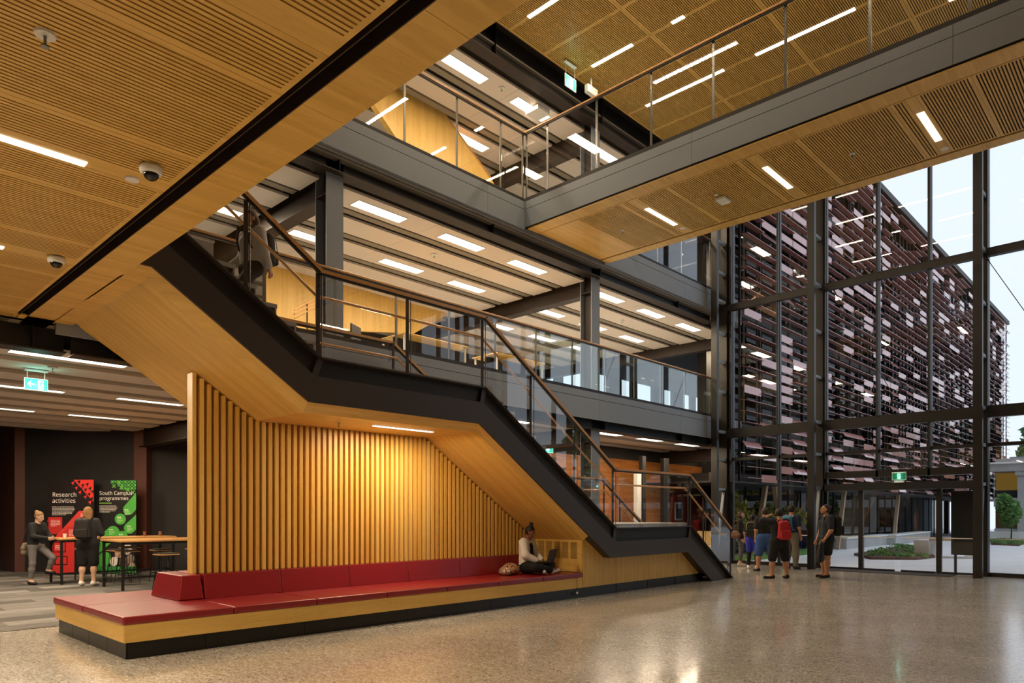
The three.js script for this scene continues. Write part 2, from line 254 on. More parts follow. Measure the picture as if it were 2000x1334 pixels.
// ------------------------------------------------------------------ glass balustrades of the galleries and the bridge
const gRail = {};
function balustrade(label, pts, y0, y1, along, z, inner, skyReflect) { // pts: coordinates of the posts along the axis
  const o = thing('glass_balustrade', label, 'balustrade'), P = (t, y, w) => along === 'x' ? V(t, y, z + w) : V(z + w, y, t);
  for (let i = 0; i < pts.length; i++) mesh('post', bar(P(pts[i], y0 - 0.08, inner * 0.035), P(pts[i], y1 - 0.03, inner * 0.035), along === 'x' ? 0.014 : 0.05, along === 'x' ? 0.05 : 0.014), M.chrome, o);
  for (let i = 0; i < pts.length - 1; i++) { const a = pts[i] + 0.008, e = pts[i + 1] - 0.008, pane = skyReflect && a > 12.4 ? M.railGlass : M.glass; mesh('glass_pane', along === 'x' ? B(a, e, y0, y1 - 0.035, z - 0.006, z + 0.006) : B(z - 0.006, z + 0.006, y0, y1 - 0.035, a, e), pane, o); }  // same panes, but the right-hand ones reflect more to imitate mirrored sky
  const a = pts[0] - 0.03, e = pts[pts.length - 1] + 0.03;
  mesh('rail_channel', along === 'x' ? B(a, e, y1 - 0.04, y1 - 0.012, z - 0.022, z + 0.022) : B(z - 0.022, z + 0.022, y1 - 0.04, y1 - 0.012, a, e), M.steelDark, o);
  mesh('handrail', along === 'x' ? RB(a, e, y1 - 0.012, y1 + 0.03, z - 0.035, z + 0.035, 0.012) : RB(z - 0.035, z + 0.035, y1 - 0.012, y1 + 0.03, a, e, 0.012), M.oak, o);
  return o;
}
const seq = (a, n, d) => [...Array(n).keys()].map((i) => a + i * d);
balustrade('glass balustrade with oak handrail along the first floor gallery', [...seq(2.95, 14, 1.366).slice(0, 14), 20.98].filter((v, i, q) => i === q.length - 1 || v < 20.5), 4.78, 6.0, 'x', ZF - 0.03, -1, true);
balustrade('glass balustrade with oak handrail along the second floor gallery left of the footbridge', [3.0, 4.4, 5.8, 7.2, 8.62, 10.0, 11.32, 12.05], 8.87, 10.44, 'x', ZF - 0.03, -1);
balustrade('glass balustrade with oak handrail along the second floor gallery right of the footbridge', [15.17, 16.5, 17.85, 19.2, 20.98], 8.87, 10.44, 'x', ZF - 0.03, -1);
balustrade('glass balustrade with oak handrail on the stair side of the footbridge', [-11.1, -10.46, -9.08, -7.73, -6.38, -5.02, -3.66, -2.3, -0.95, 0.4, 1.75, 3.1, 4.5, 5.9], 8.87, 10.44, 'z', 12.08, 1);
balustrade('glass balustrade with oak handrail on the entrance side of the footbridge', [-11.1, -9.08, -7.73, -6.38, -5.02, -3.66, -2.3, -0.95, 0.4, 1.75, 3.1, 4.5, 5.9], 8.87, 10.44, 'z', 15.14, -1);
// ------------------------------------------------------------------ gallery lights
const seen = {}; function galleryLabel(fl, x, z) { const row = z > -12.5 ? 'front' : z > -15 ? 'middle' : 'rear', bay = x < 7.16 ? 'before the grey column' : x < 15.1 ? 'between the two columns' : 'beyond the blue-grey column', k = fl + row + bay; seen[k] = (seen[k] ?? -1) + 1; return `${ORD[seen[k]]} panel light of the ${row} row ${bay}, ${fl} floor ceiling`; }
function panelLight(x, y, z, label, group, w = 1.2, d = 0.3, k = 1) {
  const o = thing('panel_light', label, 'ceiling light', group, V(x, y, z));
  const fr = mesh('frame', [B(-w / 2 - 0.012, w / 2 + 0.012, -0.006, 0.006, -d / 2 - 0.012, -d / 2), B(-w / 2 - 0.012, w / 2 + 0.012, -0.006, 0.006, d / 2, d / 2 + 0.012), B(-w / 2 - 0.012, -w / 2, -0.006, 0.006, -d / 2, d / 2), B(w / 2, w / 2 + 0.012, -0.006, 0.006, -d / 2, d / 2)], M.white, o);
  mesh('lens', B(-w / 2, w / 2, -0.004, 0.004, -d / 2, d / 2), M.lens, fr); lampLight(o, 0, -0.012, 0, w, d, k * 0.29);
}
for (const [x, z] of [[8.6, -11.97], [10.87, -11.97], [13.1, -11.97], [16.55, -11.97], [18.75, -11.97], [21.0, -11.97], [6.1, -14.2], [8.45, -14.2], [10.87, -14.2], [13.08, -14.2], [16.55, -14.2], [18.75, -14.2], [21.0, -14.2], [3.9, -11.97], [16.55, -16.43], [18.75, -16.43], [21, -16.43]]) panelLight(x, 7.795, z, galleryLabel('first', x, z), 'panel lights of the first floor gallery');
for (const [x, z] of [[10.98, -11.97], [13.2, -11.97], [8.7, -11.97], [16.6, -11.97], [19.0, -11.97], [13.2, -14.2], [8.7, -14.2], [17.5, -14.2]]) panelLight(x, 11.795, z, galleryLabel('second', x, z), 'panel lights of the second floor gallery');
for (const [x, z] of [[16.55, -12.0], [18.75, -12.0], [21.0, -12.0], [16.55, -15.3], [19.0, -15.3], [21.2, -16.43], [12.6, -12.0], [13.0, -14.2], [18.5, -18.6]]) panelLight(x, 3.895, z, galleryLabel('ground', x, z), 'panel lights behind the stair');
for (const [x, z, w] of [[3.05, -11.97, 1.5], [3.0, -15.32, 1.6], [5.35, -15.32, 1.25], [5.35, -18.66, 1.25], [3.3, -18.66, 1.5], [0.8, -13.1, 1.5], [0.8, -17.5, 1.5]]) panelLight(x, 3.895, z, `panel light of the seating area ceiling, ${z > -14 ? 'row beside the low ceiling' : z > -16 ? 'middle row' : 'row nearest the banners'}, ${x < 2 ? 'outermost' : x < 4 ? 'second' : 'nearest the batten screen'}`, 'panel lights of the seating area', w, 0.2, 1.75);
// ------------------------------------------------------------------ walls
{
  const w = struct('wall_back', 'dark back walls of the upper galleries', 'wall');
  mesh('wall', B(-6, 23.2, L1, 8.16, -20.3, -20.1), M.wallDark, w); mesh('wall', B(-6, 23.2, L2, 12.8, -17.3, -17.1), M.wallDark, w); mesh('wall', B(7.6, 24, 0, 4.26, -27.2, -27), M.wallDark, w); mesh('wall', B(-9, 5, 0, 4.26, -27.2, -27), M.wallDark, w);
  const l = struct('wall_left', 'plain walls behind the camera position', 'wall'); mesh('wall', B(-9.3, -9, 0, 4.3, -27, 18.4), M.wallDark, l); mesh('wall', B(-6.3, -6, 4.3, 13, -27, 18.4), M.wallDark, l); mesh('wall', B(-9, -6, 4.2, 4.3, -27, 18.4), M.wallDark, l);
  const r = struct('wall_right', 'plain timber lined side wall of the lobby', 'wall'); mesh('wall', B(-9.3, GX + 0.2, 0, 13, 18.1, 18.4), M.ply, r); mesh('end_wall', B(21.4, GX + 0.1, 0, 12.8, 4.5, 18.1), M.panel, r);
  // brown wall at the far left and the dark slanting wall with the banners
  const p = Y0(50, 1117), q = wallAt(280), e = wallAt(420);
  const bw = struct('wall_side', 'reddish brown wall beside the seating area', 'wall'); mesh('wall', B(p.x - 0.25, p.x, 0, 4.2, -27, p.z), M.wallBrown, bw);
  const dw = struct('wall_front', 'black slanting wall behind the banners', 'wall');
  const along = e.clone().sub(p); const L = along.length(), ang = Math.atan2(-along.z, along.x);
  const g1 = new THREE.BoxGeometry(L * 0.62, 4.2, 0.2); const m1 = mesh('wall', g1, M.wallDark, dw); m1.position.set(p.x + along.x * 0.31, 2.1, p.z + along.z * 0.31 - 0.12); m1.rotation.y = ang;
  const g2 = new THREE.BoxGeometry(L * 0.7, 4.2, 0.2); const m2 = mesh('wall', g2, M.wallDark, dw); m2.position.set(p.x + along.x * 0.97, 2.1, p.z + along.z * 0.97 - 0.42); m2.rotation.y = ang;
  const g3 = new THREE.BoxGeometry(0.34, 4.2, 0.3); const m3 = mesh('pier', g3, M.wallBrown, dw); m3.position.set(q.x, 2.1, q.z - 0.05); m3.rotation.y = ang;
}
function Y0(px, py) { return onY(px, py, 0); }
function wallAt(px) { return onY(px, 1117 - (px - 50) * 0.004, 0); }
// ------------------------------------------------------------------ stair
const poly = (pts) => (x) => { for (let i = 0; i < pts.length - 1; i++) if (x <= pts[i + 1][0]) { const [a, b] = [pts[i], pts[i + 1]]; return a[1] + (b[1] - a[1]) * (x - a[0]) / (b[0] - a[0]); } return pts[pts.length - 1][1]; };
const strBot = [[2.65, 4.313], [2.88, 4.313], [4.794, 3.05], [7.84, 3.05], [11.41, 0.735], [14.375, 0.735], [15.5, 0.004]];
const strMid = [[2.65, 4.85], [4.889, 3.393], [7.928, 3.393], [11.575, 1.053], [14.522, 1.053], [16.14, 0.004]];
const strTop = [[2.65, 5.16], [4.987, 3.64], [7.986, 3.64], [11.61, 1.31], [14.568, 1.31], [16.58, 0.004]];
const railTop = [[2.65, 6.36], [5.0, 4.80], [8.02, 4.80], [11.62, 2.495], [14.56, 2.495], [16.56, 1.235]];
const sof = [[2.62, 4.2], [2.86, 4.2], [4.79, 2.93], [7.9, 2.93], [10.735, 1.10]];
const botY = poly(strBot), topY = poly(strTop), railY = poly(railTop), sofY = poly(sof);
{
  const s = thing('staircase', 'wide straight stair with black steel stringers, glass sides and plywood underside', 'staircase');
  for (const [zo, zi, nm] of [[-8.2, -8.31, 'near'], [-10.8, -10.69, 'far']]) {
    const d = Math.sign(zi - zo), side = [];
    mesh('stringer_plate', slabXY([...strBot, ...[...strMid].reverse()], zo, zo + d * 0.04), M.stringer, s);
    mesh('stringer_web', slabXY([...strMid, ...[...strTop].reverse()], zo + d * 0.085, zo + d * 0.11), M.steelDark, s);
    const fl = []; for (const [L, h] of [[strMid, 0.012], [strTop, 0.02]]) for (let i = 0; i < L.length - 1; i++) { const a = L[i], b = L[i + 1]; fl.push(slabXY([[a[0], a[1]], [b[0], b[1]], [b[0], b[1] + h], [a[0], a[1] + h]], zo + d * (L === strMid ? 0.02 : 0.0), zo + d * 0.11)); }
    mesh('stringer_flange', fl, M.stringer, s);
    for (let i = 1; i < 5; i++) mesh('stiffener', bar(V(strMid[i][0], strMid[i][1], zo + d * 0.05), V(strTop[i][0], strTop[i][1], zo + d * 0.05), 0.018, 0.09), M.stringer, s);
    // glass side
    const zg = zo + d * 0.06, xs = [2.75, 4.02, 5.01, 6.49, 8.02, 9.2, 10.41, 11.64, 13.13, 14.6, 15.3, 16.54];
    for (const [i, x] of xs.entries()) if (i !== 8) { mesh('baluster', [bar(V(x - 0.028, topY(x) - 0.12, zg + d * 0.045), V(x - 0.028, railY(x) - 0.02, zg + d * 0.045), 0.016, 0.05)], M.steel, s); mesh('glass_clamp', rod(V(x + 0.002, topY(x) + 0.01, zg), V(x + 0.002, railY(x) - 0.05, zg), 0.007, 6), M.chrome, s); }
    for (let i = 0; i < xs.length - 1; i++) {
      const a = xs[i] + 0.008, b = xs[i + 1] - 0.008, lo = [[a, topY(a) + 0.02]], hi = [[a, railY(a) - 0.045]];
      for (const p of strTop) if (p[0] > a + 0.01 && p[0] < b - 0.01) lo.push([p[0], p[1] + 0.02]); for (const p of railTop) if (p[0] > a + 0.01 && p[0] < b - 0.01) hi.push([p[0], p[1] - 0.045]);
      lo.push([b, topY(b) + 0.02]); hi.push([b, railY(b) - 0.045]); mesh('glass_pane', slabXY([...lo, ...hi.reverse()], zg - 0.005, zg + 0.005), M.glass, s);
    }
    const rails = [], ch = []; for (let i = 0; i < railTop.length - 1; i++) { const a = railTop[i], b = railTop[i + 1]; rails.push(bar(V(a[0] - 0.012, a[1], zg), V(b[0] + 0.012, b[1], zg), 0.07, 0.045)); ch.push(bar(V(a[0], a[1] - 0.035, zg), V(b[0], b[1] - 0.035, zg), 0.045, 0.028)); }
    mesh('handrail', rails, M.oak, s); mesh('rail_channel', ch, M.steelDark, s);
    const zt = zg + d * 0.11, gr = []; const gp = railTop.slice(0, 6).map(([x, y]) => V(x, y - 0.3, zt)); gp[5] = V(16.3, 1.09, zt);
    for (let i = 0; i < gp.length - 1; i++) { gr.push(rod(gp[i], gp[i + 1], 0.019, 10)); if (i) gr.push(new THREE.SphereGeometry(0.019, 10, 8).translate(gp[i].x, gp[i].y, gp[i].z)); }
    gr.push(rod(gp[5], V(16.62, 1.09, zt), 0.019, 10)); mesh('grab_rail', gr, M.oak, s);
    for (const x of [4.05, 5.05, 6.5, 7.9, 9.2, 10.4, 11.7, 13.1, 14.5, 15.4, 16.5]) mesh('bracket', [rod(V(x, poly(gp.map((v) => [v.x, v.y]))(x) - 0.02, zt), V(x, poly(gp.map((v) => [v.x, v.y]))(x) - 0.06, zt), 0.006, 6), rod(V(x, poly(gp.map((v) => [v.x, v.y]))(x) - 0.06, zt), V(x, poly(gp.map((v) => [v.x, v.y]))(x) - 0.06, zg), 0.006, 6)], M.chrome, s);
  }
  mesh('end_post', B(16.54, 16.58, 0.004, 1.22, -8.29, -8.25), M.steel, s); mesh('end_post', B(16.54, 16.58, 0.004, 1.22, -10.75, -10.71), M.steel, s);
  // treads, risers and landings between the stringers
  const Z0 = -8.315, Z1 = -10.685;
  const flight = (x0, y0, n, rise, go) => { for (let i = 0; i < n; i++) { const x = x0 - i * go, y = y0 + (i + 1) * rise; mesh('tread', B(x - go - 0.02, x, y - 0.05, y, Z0, Z1), M.concrete, s); mesh('riser', B(x - 0.03, x - 0.012, y - rise + (i ? 0 : 0.004), y - 0.051, Z0, Z1), M.concrete, s); } };
  flight(16.4, 0, 7, 0.175, 0.263); flight(11.5, 1.4, 12, 0.177, 0.272); flight(4.95, 3.7, 5, 0.183, 0.27);
  mesh('landing', B(11.5, 14.56, 1.25, 1.4, Z0, Z1), M.concrete, s); mesh('landing', B(4.95, 8.24, 3.55, 3.7, Z0, Z1), M.concrete, s); mesh('landing', B(2.66, 3.6, 4.64, L1, Z0, Z1), M.concrete, s);
  // plywood underside
  for (let i = 0; i < sof.length - 1; i++) { const a = sof[i], b = sof[i + 1], dx = b[0] - a[0], dy = b[1] - a[1], l = Math.hypot(dx, dy), nx = -dy / l * 0.02, ny = dx / l * 0.02; mesh('soffit_panel', slabXY([[a[0], a[1]], [b[0], b[1]], [b[0] + nx, b[1] + ny], [a[0] + nx, a[1] + ny]], -8.36, -10.96), M.ply, s); }
  const top = [[2.65, 4.313], [2.88, 4.313], [4.794, 3.05], [7.84, 3.05], [10.72, 1.182]];
  for (let i = 0; i < 4; i++) { // slanting plywood lip from the stringer down to the underside
    const A = V(top[i][0], top[i][1], -8.235), C = V(top[i + 1][0], top[i + 1][1], -8.235), D = V(sof[i][0], sof[i][1], -8.36), E = V(sof[i + 1][0], sof[i + 1][1], -8.36);
    const up = 0.025, P = [A, C, E, D], Q = P.map((p) => V(p.x, p.y + up, p.z - 0.02)), f = []; const quad = (a, b, c, d) => f.push(a, b, c, a, c, d);
    quad(P[0], P[3], P[2], P[1]); quad(Q[0], Q[1], Q[2], Q[3]); for (let k = 0; k < 4; k++) quad(P[k], P[(k + 1) % 4], Q[(k + 1) % 4], Q[k]);
    const g = new THREE.BufferGeometry(); g.setAttribute('position', new THREE.Float32BufferAttribute(f.flatMap((v) => [v.x, v.y, v.z]), 3)); g.computeVertexNormals(); mesh('edge_lip', g, M.ply, s);
  }
  { const q = [[10.60, botY(10.60)], [11.41, 0.735], [14.375, 0.735], [15.2, 0.2]]; for (let i = 0; i < 3; i++) mesh('stringer_soffit', slabXY([q[i], q[i + 1], [q[i + 1][0], q[i + 1][1] + 0.03], [q[i][0], q[i][1] + 0.03]], -8.241, -8.44), M.stringer, s); }
  const jx = [10.755, 11.62, 12.86, 14.05, 15.19];
  for (let i = 0; i < 4; i++) { const a = jx[i] + 0.002, b = jx[i + 1] - 0.002, p = [[a, 0.19], [b, 0.19], [b, botY(b) - 0.002]]; for (const q of [...strBot].reverse()) if (q[0] > a && q[0] < b) p.push([q[0], q[1] - 0.002]); p.push([a, botY(a) - 0.002]); mesh('side_panel', slabXY(p, -8.386, -8.41), M.ply, s, { turn: true }); }
  mesh('back_panel', slabXY([[2.9, 4.15], [4.79, 2.95], [7.9, 2.95], [10.75, 1.15], [15.19, 0.2], [15.19, 0.4], [11.4, 0.76], [7.84, 3.07], [4.79, 3.07], [2.9, 4.3]], -10.9, -10.93), M.ply, s);
  mesh('plinth', B(10.76, 15.44, 0, 0.186, -8.42, -8.45), M.plinth, s); mesh('plinth', B(10.76, 15.44, 0, 0.186, -10.9, -10.93), M.plinth, s);
  for (const x of [11.3, 12.45, 13.6, 14.75]) mesh('skirting_tile', B(x - 0.56, x + 0.56, 0.002, 0.184, -8.412, -8.419), M.plinth, s);
}
{ const a = onY(728, 831, 2.93), b = onY(846, 843, 2.93), m = a.clone().add(b).multiplyScalar(0.5); linearLight(m.x, 2.925, m.z, true, b.x - a.x, 0.07, 'slim linear light under the stair landing above the bench', undefined, 1.4); }
// ------------------------------------------------------------------ bench under the stair
{
  const b = thing('upholstered_bench', 'long red upholstered bench with plywood front on a black plinth under the stair', 'bench');
  const X0 = 2.653, X1 = 10.745;
  mesh('plinth', [B(2.69, 10.75, 0, 0.186, -8.42, -8.45), B(2.69, 2.72, 0, 0.186, -8.45, -11.02), B(2.69, 10.75, 0, 0.186, -11.02, -11.05)], M.plinth, b);
  const px = [2.69, 3.55, 4.85, 5.35, 6.55, 7.55, 8.3, 9.4, 10.3, 10.75]; for (let i = 0; i < px.length - 1; i++) mesh('skirting_tile', B(px[i] + 0.003, px[i + 1] - 0.003, 0.002, 0.184, -8.412, -8.419), M.plinth, b);
  for (const [z0, z1] of [[-8.42, -9.05], [-9.05, -9.75], [-9.75, -10.4], [-10.4, -11.05]]) mesh('skirting_tile', B(2.682, 2.689, 0.002, 0.184, z0 - 0.003, z1 + 0.003), M.plinth, b);
  mesh('socket', [B(10.42, 10.6, 0.06, 0.13, -8.405, -8.411)], M.black, b);
  for (const [x0, x1] of [[X0, 5.06], [5.06, 7.46], [7.46, 9.2], [9.2, X1]]) mesh('front_board', B(x0 + 0.001, x1 - 0.001, 0.187, 0.384, -8.386, -8.406), M.ply, b);
  for (const [z0, z1] of [[-8.407, -9.8], [-9.8, -11.08]]) mesh('end_board', B(X0, X0 + 0.02, 0.187, 0.384, z0 - 0.001, z1), M.ply, b);
  mesh('back_board', B(X0, X1, 0.187, 0.384, -11.08, -11.1), M.ply, b); mesh('seat_board', B(X0 + 0.02, X1, 0.36, 0.384, -8.41, -11.08), M.ply, b);
  const sx = [2.632, 3.88, 5.01, 6.16, 7.3, 8.44, 9.58, 10.735];
  for (let i = 0; i < sx.length - 1; i++) mesh('seat_cushion', RB(sx[i] + 0.003, sx[i + 1] - 0.003, 0.385, 0.476, -8.37, i ? -9.50 : -9.80, 0.022, 3), M.red, b);
  mesh('seat_cushion', RB(2.632, 3.88, 0.385, 0.476, -9.806, -11.12, 0.022, 3), M.red, b); for (let i = 1; i < 7; i++) mesh('seat_cushion', RB(sx[i] + 0.003, sx[i + 1] - 0.003, 0.385, 0.476, -10.2, -11.12, 0.022, 3), M.red, b);
  const wedge = (x0, x1, pts) => { const g = new THREE.ExtrudeGeometry(new THREE.Shape(pts.map(([z, y]) => new THREE.Vector2(-z, y))), { depth: x1 - x0 - 0.03, bevelEnabled: true, bevelSize: 0.014, bevelThickness: 0.014, bevelSegments: 3 }); g.rotateY(Math.PI / 2); g.translate(x0 + 0.015, 0, 0); return g; };
  const bx = [3.955, 5.06, 6.2, 7.35, 8.51, 9.69, 10.74];
  for (let i = 0; i < bx.length - 1; i++) { mesh('back_cushion', wedge(bx[i] + 0.002, bx[i + 1] - 0.002, [[-9.40, 0.492], [-9.57, 0.492], [-9.755, 0.787], [-9.455, 0.787]]), M.red, b); mesh('back_cushion', wedge(bx[i] + 0.002, bx[i + 1] - 0.002, [[-10.2, 0.492], [-10.35, 0.492], [-10.29, 0.787], [-9.79, 0.787]]), M.red, b); }
  // end block, tapering upwards on all sides
  const f = (x0, x1, z0, z1, y) => [[x0, y, z0], [x1, y, z0], [x1, y, z1], [x0, y, z1]], lo = f(3.609, 3.945, -9.385, -10.36, 0.478), hi = f(3.673, 3.915, -9.445, -10.30, 0.80);
  const g = new RoundedBoxGeometry(1, 1, 1, 4, 0.045), p = g.attributes.position; for (let i = 0; i < p.count; i++) { const u = p.getX(i) + 0.5, v = p.getY(i) + 0.5, w = p.getZ(i) + 0.5, mix = (a, c, t) => a + (c - a) * t; const xa = mix(3.609, 3.673, v), xb = mix(3.945, 3.915, v), za = mix(-10.36, -10.30, v), zb = mix(-9.385, -9.445, v); p.setXYZ(i, mix(xa, xb, u), mix(0.478, 0.80, v), mix(za, zb, w)); } g.computeVertexNormals(); mesh('end_block', g, M.red, b);
}
// ------------------------------------------------------------------ batten screen
{
  const s = thing('batten_screen', 'tall screen of vertical timber battens behind the bench', 'screen');
  mesh('end_board', B(3.875, 3.926, 0.803, sofY(3.926) - 0.004, -9.6, -9.77), M.ply, s, { turn: true });
  const V3 = [0, 1, 2].map((k) => { const m = M.ply.clone(); m.map = M.ply.map.clone(); m.map.offset.set(k * 0.31, k * 0.17); m.color.set(['#ffffff', '#f4ead8', '#fdf2e2'][k]); return m; });
  for (let i = 0; 3.977 + i * 0.0985 < 10.66; i++) { const x = 3.977 + i * 0.0985, h = Math.min(sofY(x), sofY(x + 0.054)) - 0.003; mesh('batten', B(x, x + 0.054, 0.803, h, -9.6, -9.70), V3[Math.floor(rnd() * 3)], s, { turn: true }); }
  mesh('backing', slabXY([[3.93, 0.803], [10.73, 0.803], [10.73, sofY(10.73) - 0.004], [7.9, 2.925], [4.79, 2.925], [3.93, sofY(3.93) - 0.004]], -9.725, -9.745), M.ply, s, { turn: true });
}
{ // plywood end panel with ventilation slots
  const e = thing('vent_panel', 'plywood end panel with rows of ventilation slots beside the seated person', 'panel');
  const cols = [[1051, 1063], [1066.6, 1078.6], [1082, 1094], [1098, 1110], [1114.6, 1127]].map(([a, b]) => [onX(a, 1075, 10.74).z, onX(b, 1075, 10.74).z]); const holes = [];
  for (const [a, b] of cols) for (let k = 0; k < 16; k++) { const y = 0.735 + k * 0.0205; holes.push([[-a, y], [-b, y], [-b, y + 0.0105], [-a, y + 0.0105]]); }
  const g = slabXY([[8.40, 0.478], [9.72, 0.478], [9.72, 1.098], [8.40, 1.098]], 0, 0.018, holes); g.rotateY(Math.PI / 2); g.translate(10.736, 0, 0); mesh('face', g, M.ply, e); mesh('acoustic_felt', B(10.757, 10.762, 0.5, 1.08, -8.45, -9.7), M.felt, e);
}
// ------------------------------------------------------------------ glazed entrance wall
{
  const w = struct('window_1', 'tall glazed entrance wall with dark steel frame', 'glazed wall');
  const cols = [-10.88, -7.85, -3.765, 0.32, 4.4], tiers = [[4.37, 8.17], [8.40, 12.3]];
  const rungs1 = [0.9, 2.40, 3.35, 4.25, 5.54, 6.51, 7.42, 8.45, 9.35, 10.33, 11.3], rungs3 = [0.9, 2.36, 3.35, 4.29, 5.61, 6.94, 8.30, 9.7, 11.1];
  for (const [i, z] of cols.entries()) {
    mesh('inner_chord', B(20.70, 20.83, 0, 12.34, z - 0.1, z + 0.1), M.mullion, w); mesh('outer_chord', B(21.36, 21.5, 0, 12.34, z - 0.1, z + 0.1), M.mullion, w);
    for (const y of i ? rungs3 : rungs1) if (y > 1) mesh('rung', B(20.83, 21.36, y - 0.04, y + 0.04, z - 0.07, z + 0.07), M.fascia, w);
    mesh('foot_brace', bar(V(20.85, 0.25, z), V(21.34, 2.32, z), 0.08, 0.05), M.fascia, w); mesh('head_brace', bar(V(20.9, 11.3, z), V(21.33, 12.3, z), 0.05, 0.05), M.fascia, w);
  }
  const lines = [-10.67, -9.13, -7.72, -6.29, -5.0, -3.70, -2.35, -1.0, 0.38, 1.73, 3.05, 4.45];
  for (const z of lines) { mesh('mullion', [B(21.5, 21.62, z === -6.29 || z === -5.0 ? 2.64 : 0.02, 12.34, z - 0.04, z + 0.04), B(21.40, 21.499, 2.64, 12.34, z - 0.03, z + 0.03)], M.mullion, w); }
  const door = (z) => z > -7.75 && z < -3.75;
  for (let i = 0; i < lines.length - 1; i++) {
    const a = lines[i] + 0.042, b = lines[i + 1] - 0.042, m = (a + b) / 2;
    for (const [y0, y1] of tiers) mesh('glass_pane', B(21.55, 21.562, y0, y1, a, b), M.glass, w);
    mesh('glass_pane', B(21.55, 21.562, 3.42, 4.06, a, b), M.glass, w);
    if (door(m)) mesh('glass_pane', B(21.55, 21.562, 2.83, 3.33, a, b), M.glass, w);
    else { const pn = mesh('glass_pane', B(21.55, 21.562, 0.1, 3.33, a, b), M.glass, w); mesh('safety_strip', B(21.545, 21.549, 0.945, 0.97, a, b), M.white, pn); mesh('sill', B(21.48, 21.64, 0, 0.1, a - 0.04, b + 0.04), M.mullion, w); }
    mesh('thin_transom', B(21.48, 21.62, 3.33, 3.42, a - 0.002, b + 0.002), M.mullion, w);
  }
  for (let i = 0; i < cols.length - 1; i++) for (const [y0, y1] of [[8.17, 8.40], [4.06, 4.37]]) { mesh('transom', B(21.37, 21.53, y0, y1 - 0.06, cols[i] + 0.1, cols[i + 1] - 0.1), M.mullion, w); mesh('transom_cap', B(21.44, 21.62, y1 - 0.06, y1, cols[i] + 0.1, cols[i + 1] - 0.1), M.steelDark, w); }
  mesh('head_frame', B(21.3, 21.62, 12.3, 12.36, -10.98, 4.5), M.mullion, w);
  for (const [p, q] of [[[1628, 566], [1760, 800]], [[1924, 500], [2060, 690]], [[1400, 566], [1512, 820]]]) { const a = onX(p[0], p[1], 21.34), b = onX(q[0], q[1], 21.34); mesh('brace_cable', rod(a, b, 0.009, 6), M.steelDark, w); mesh('cable_end', rod(a, a.clone().lerp(b, 0.07), 0.022, 8, 0.012), M.steelDark, w); }
  // timber-brown return between the ladder column and the wing
  mesh('return_panel', B(21.5, 22.7, 2.7, 17.5, -11.2, -11.16), M.steelDark, w); mesh('return_panel', B(21.5, 21.62, 0, 12.3, -11.15, -10.72), M.steelDark, w);
  const d = struct('door_1', 'automatic glass sliding entrance doors with black header', 'door');
  mesh('header', B(21.25, 21.62, 2.27, 2.47, -7.66, -3.76), M.black, d); mesh('head_transom', B(21.40, 21.62, 2.64, 2.83, -7.66, -3.76), M.mullion, d); mesh('glass_pane', B(21.55, 21.562, 2.475, 2.635, -7.66, -3.76), M.glass, d);
  for (const z of [-6.75, -4.79]) mesh('jamb', B(21.5, 21.62, 0, 2.27, z - 0.06, z + 0.06), M.mullion, d);
  for (const [a, b, x] of [[-7.66, -6.82, 21.56], [-6.68, -5.86, 21.50], [-5.70, -4.86, 21.50], [-4.72, -3.86, 21.56]]) { const lf = mesh('glass_leaf', B(x - 0.006, x + 0.006, 0.06, 2.265, a, b), M.glass, d); mesh('safety_strip', B(x - 0.011, x - 0.007, 0.945, 0.97, a, b), M.white, lf); mesh('bottom_rail', B(x - 0.02, x + 0.02, 0.006, 0.06, a, b), M.mullion, lf); }
}
tag(mesh('door_mat', RB(20.62, 21.46, 0.0, 0.012, -7.55, -4.35, 0.005), std({ color: '#3a3a3c', roughness: 0.95 })), 'dark grey door mat in front of the sliding doors', 'mat');
{ const o = thing('display_board', 'plain black display board standing outside beside the sliding doors', 'board'); mesh('panel', RB(22.05, 22.12, 0.5, 2.22, -4.62, -3.78, 0.01), M.black, o); mesh('post', [B(22.06, 22.11, 0, 0.5, -4.55, -4.49), B(22.06, 22.11, 0, 0.5, -3.91, -3.85)], M.black, o); }
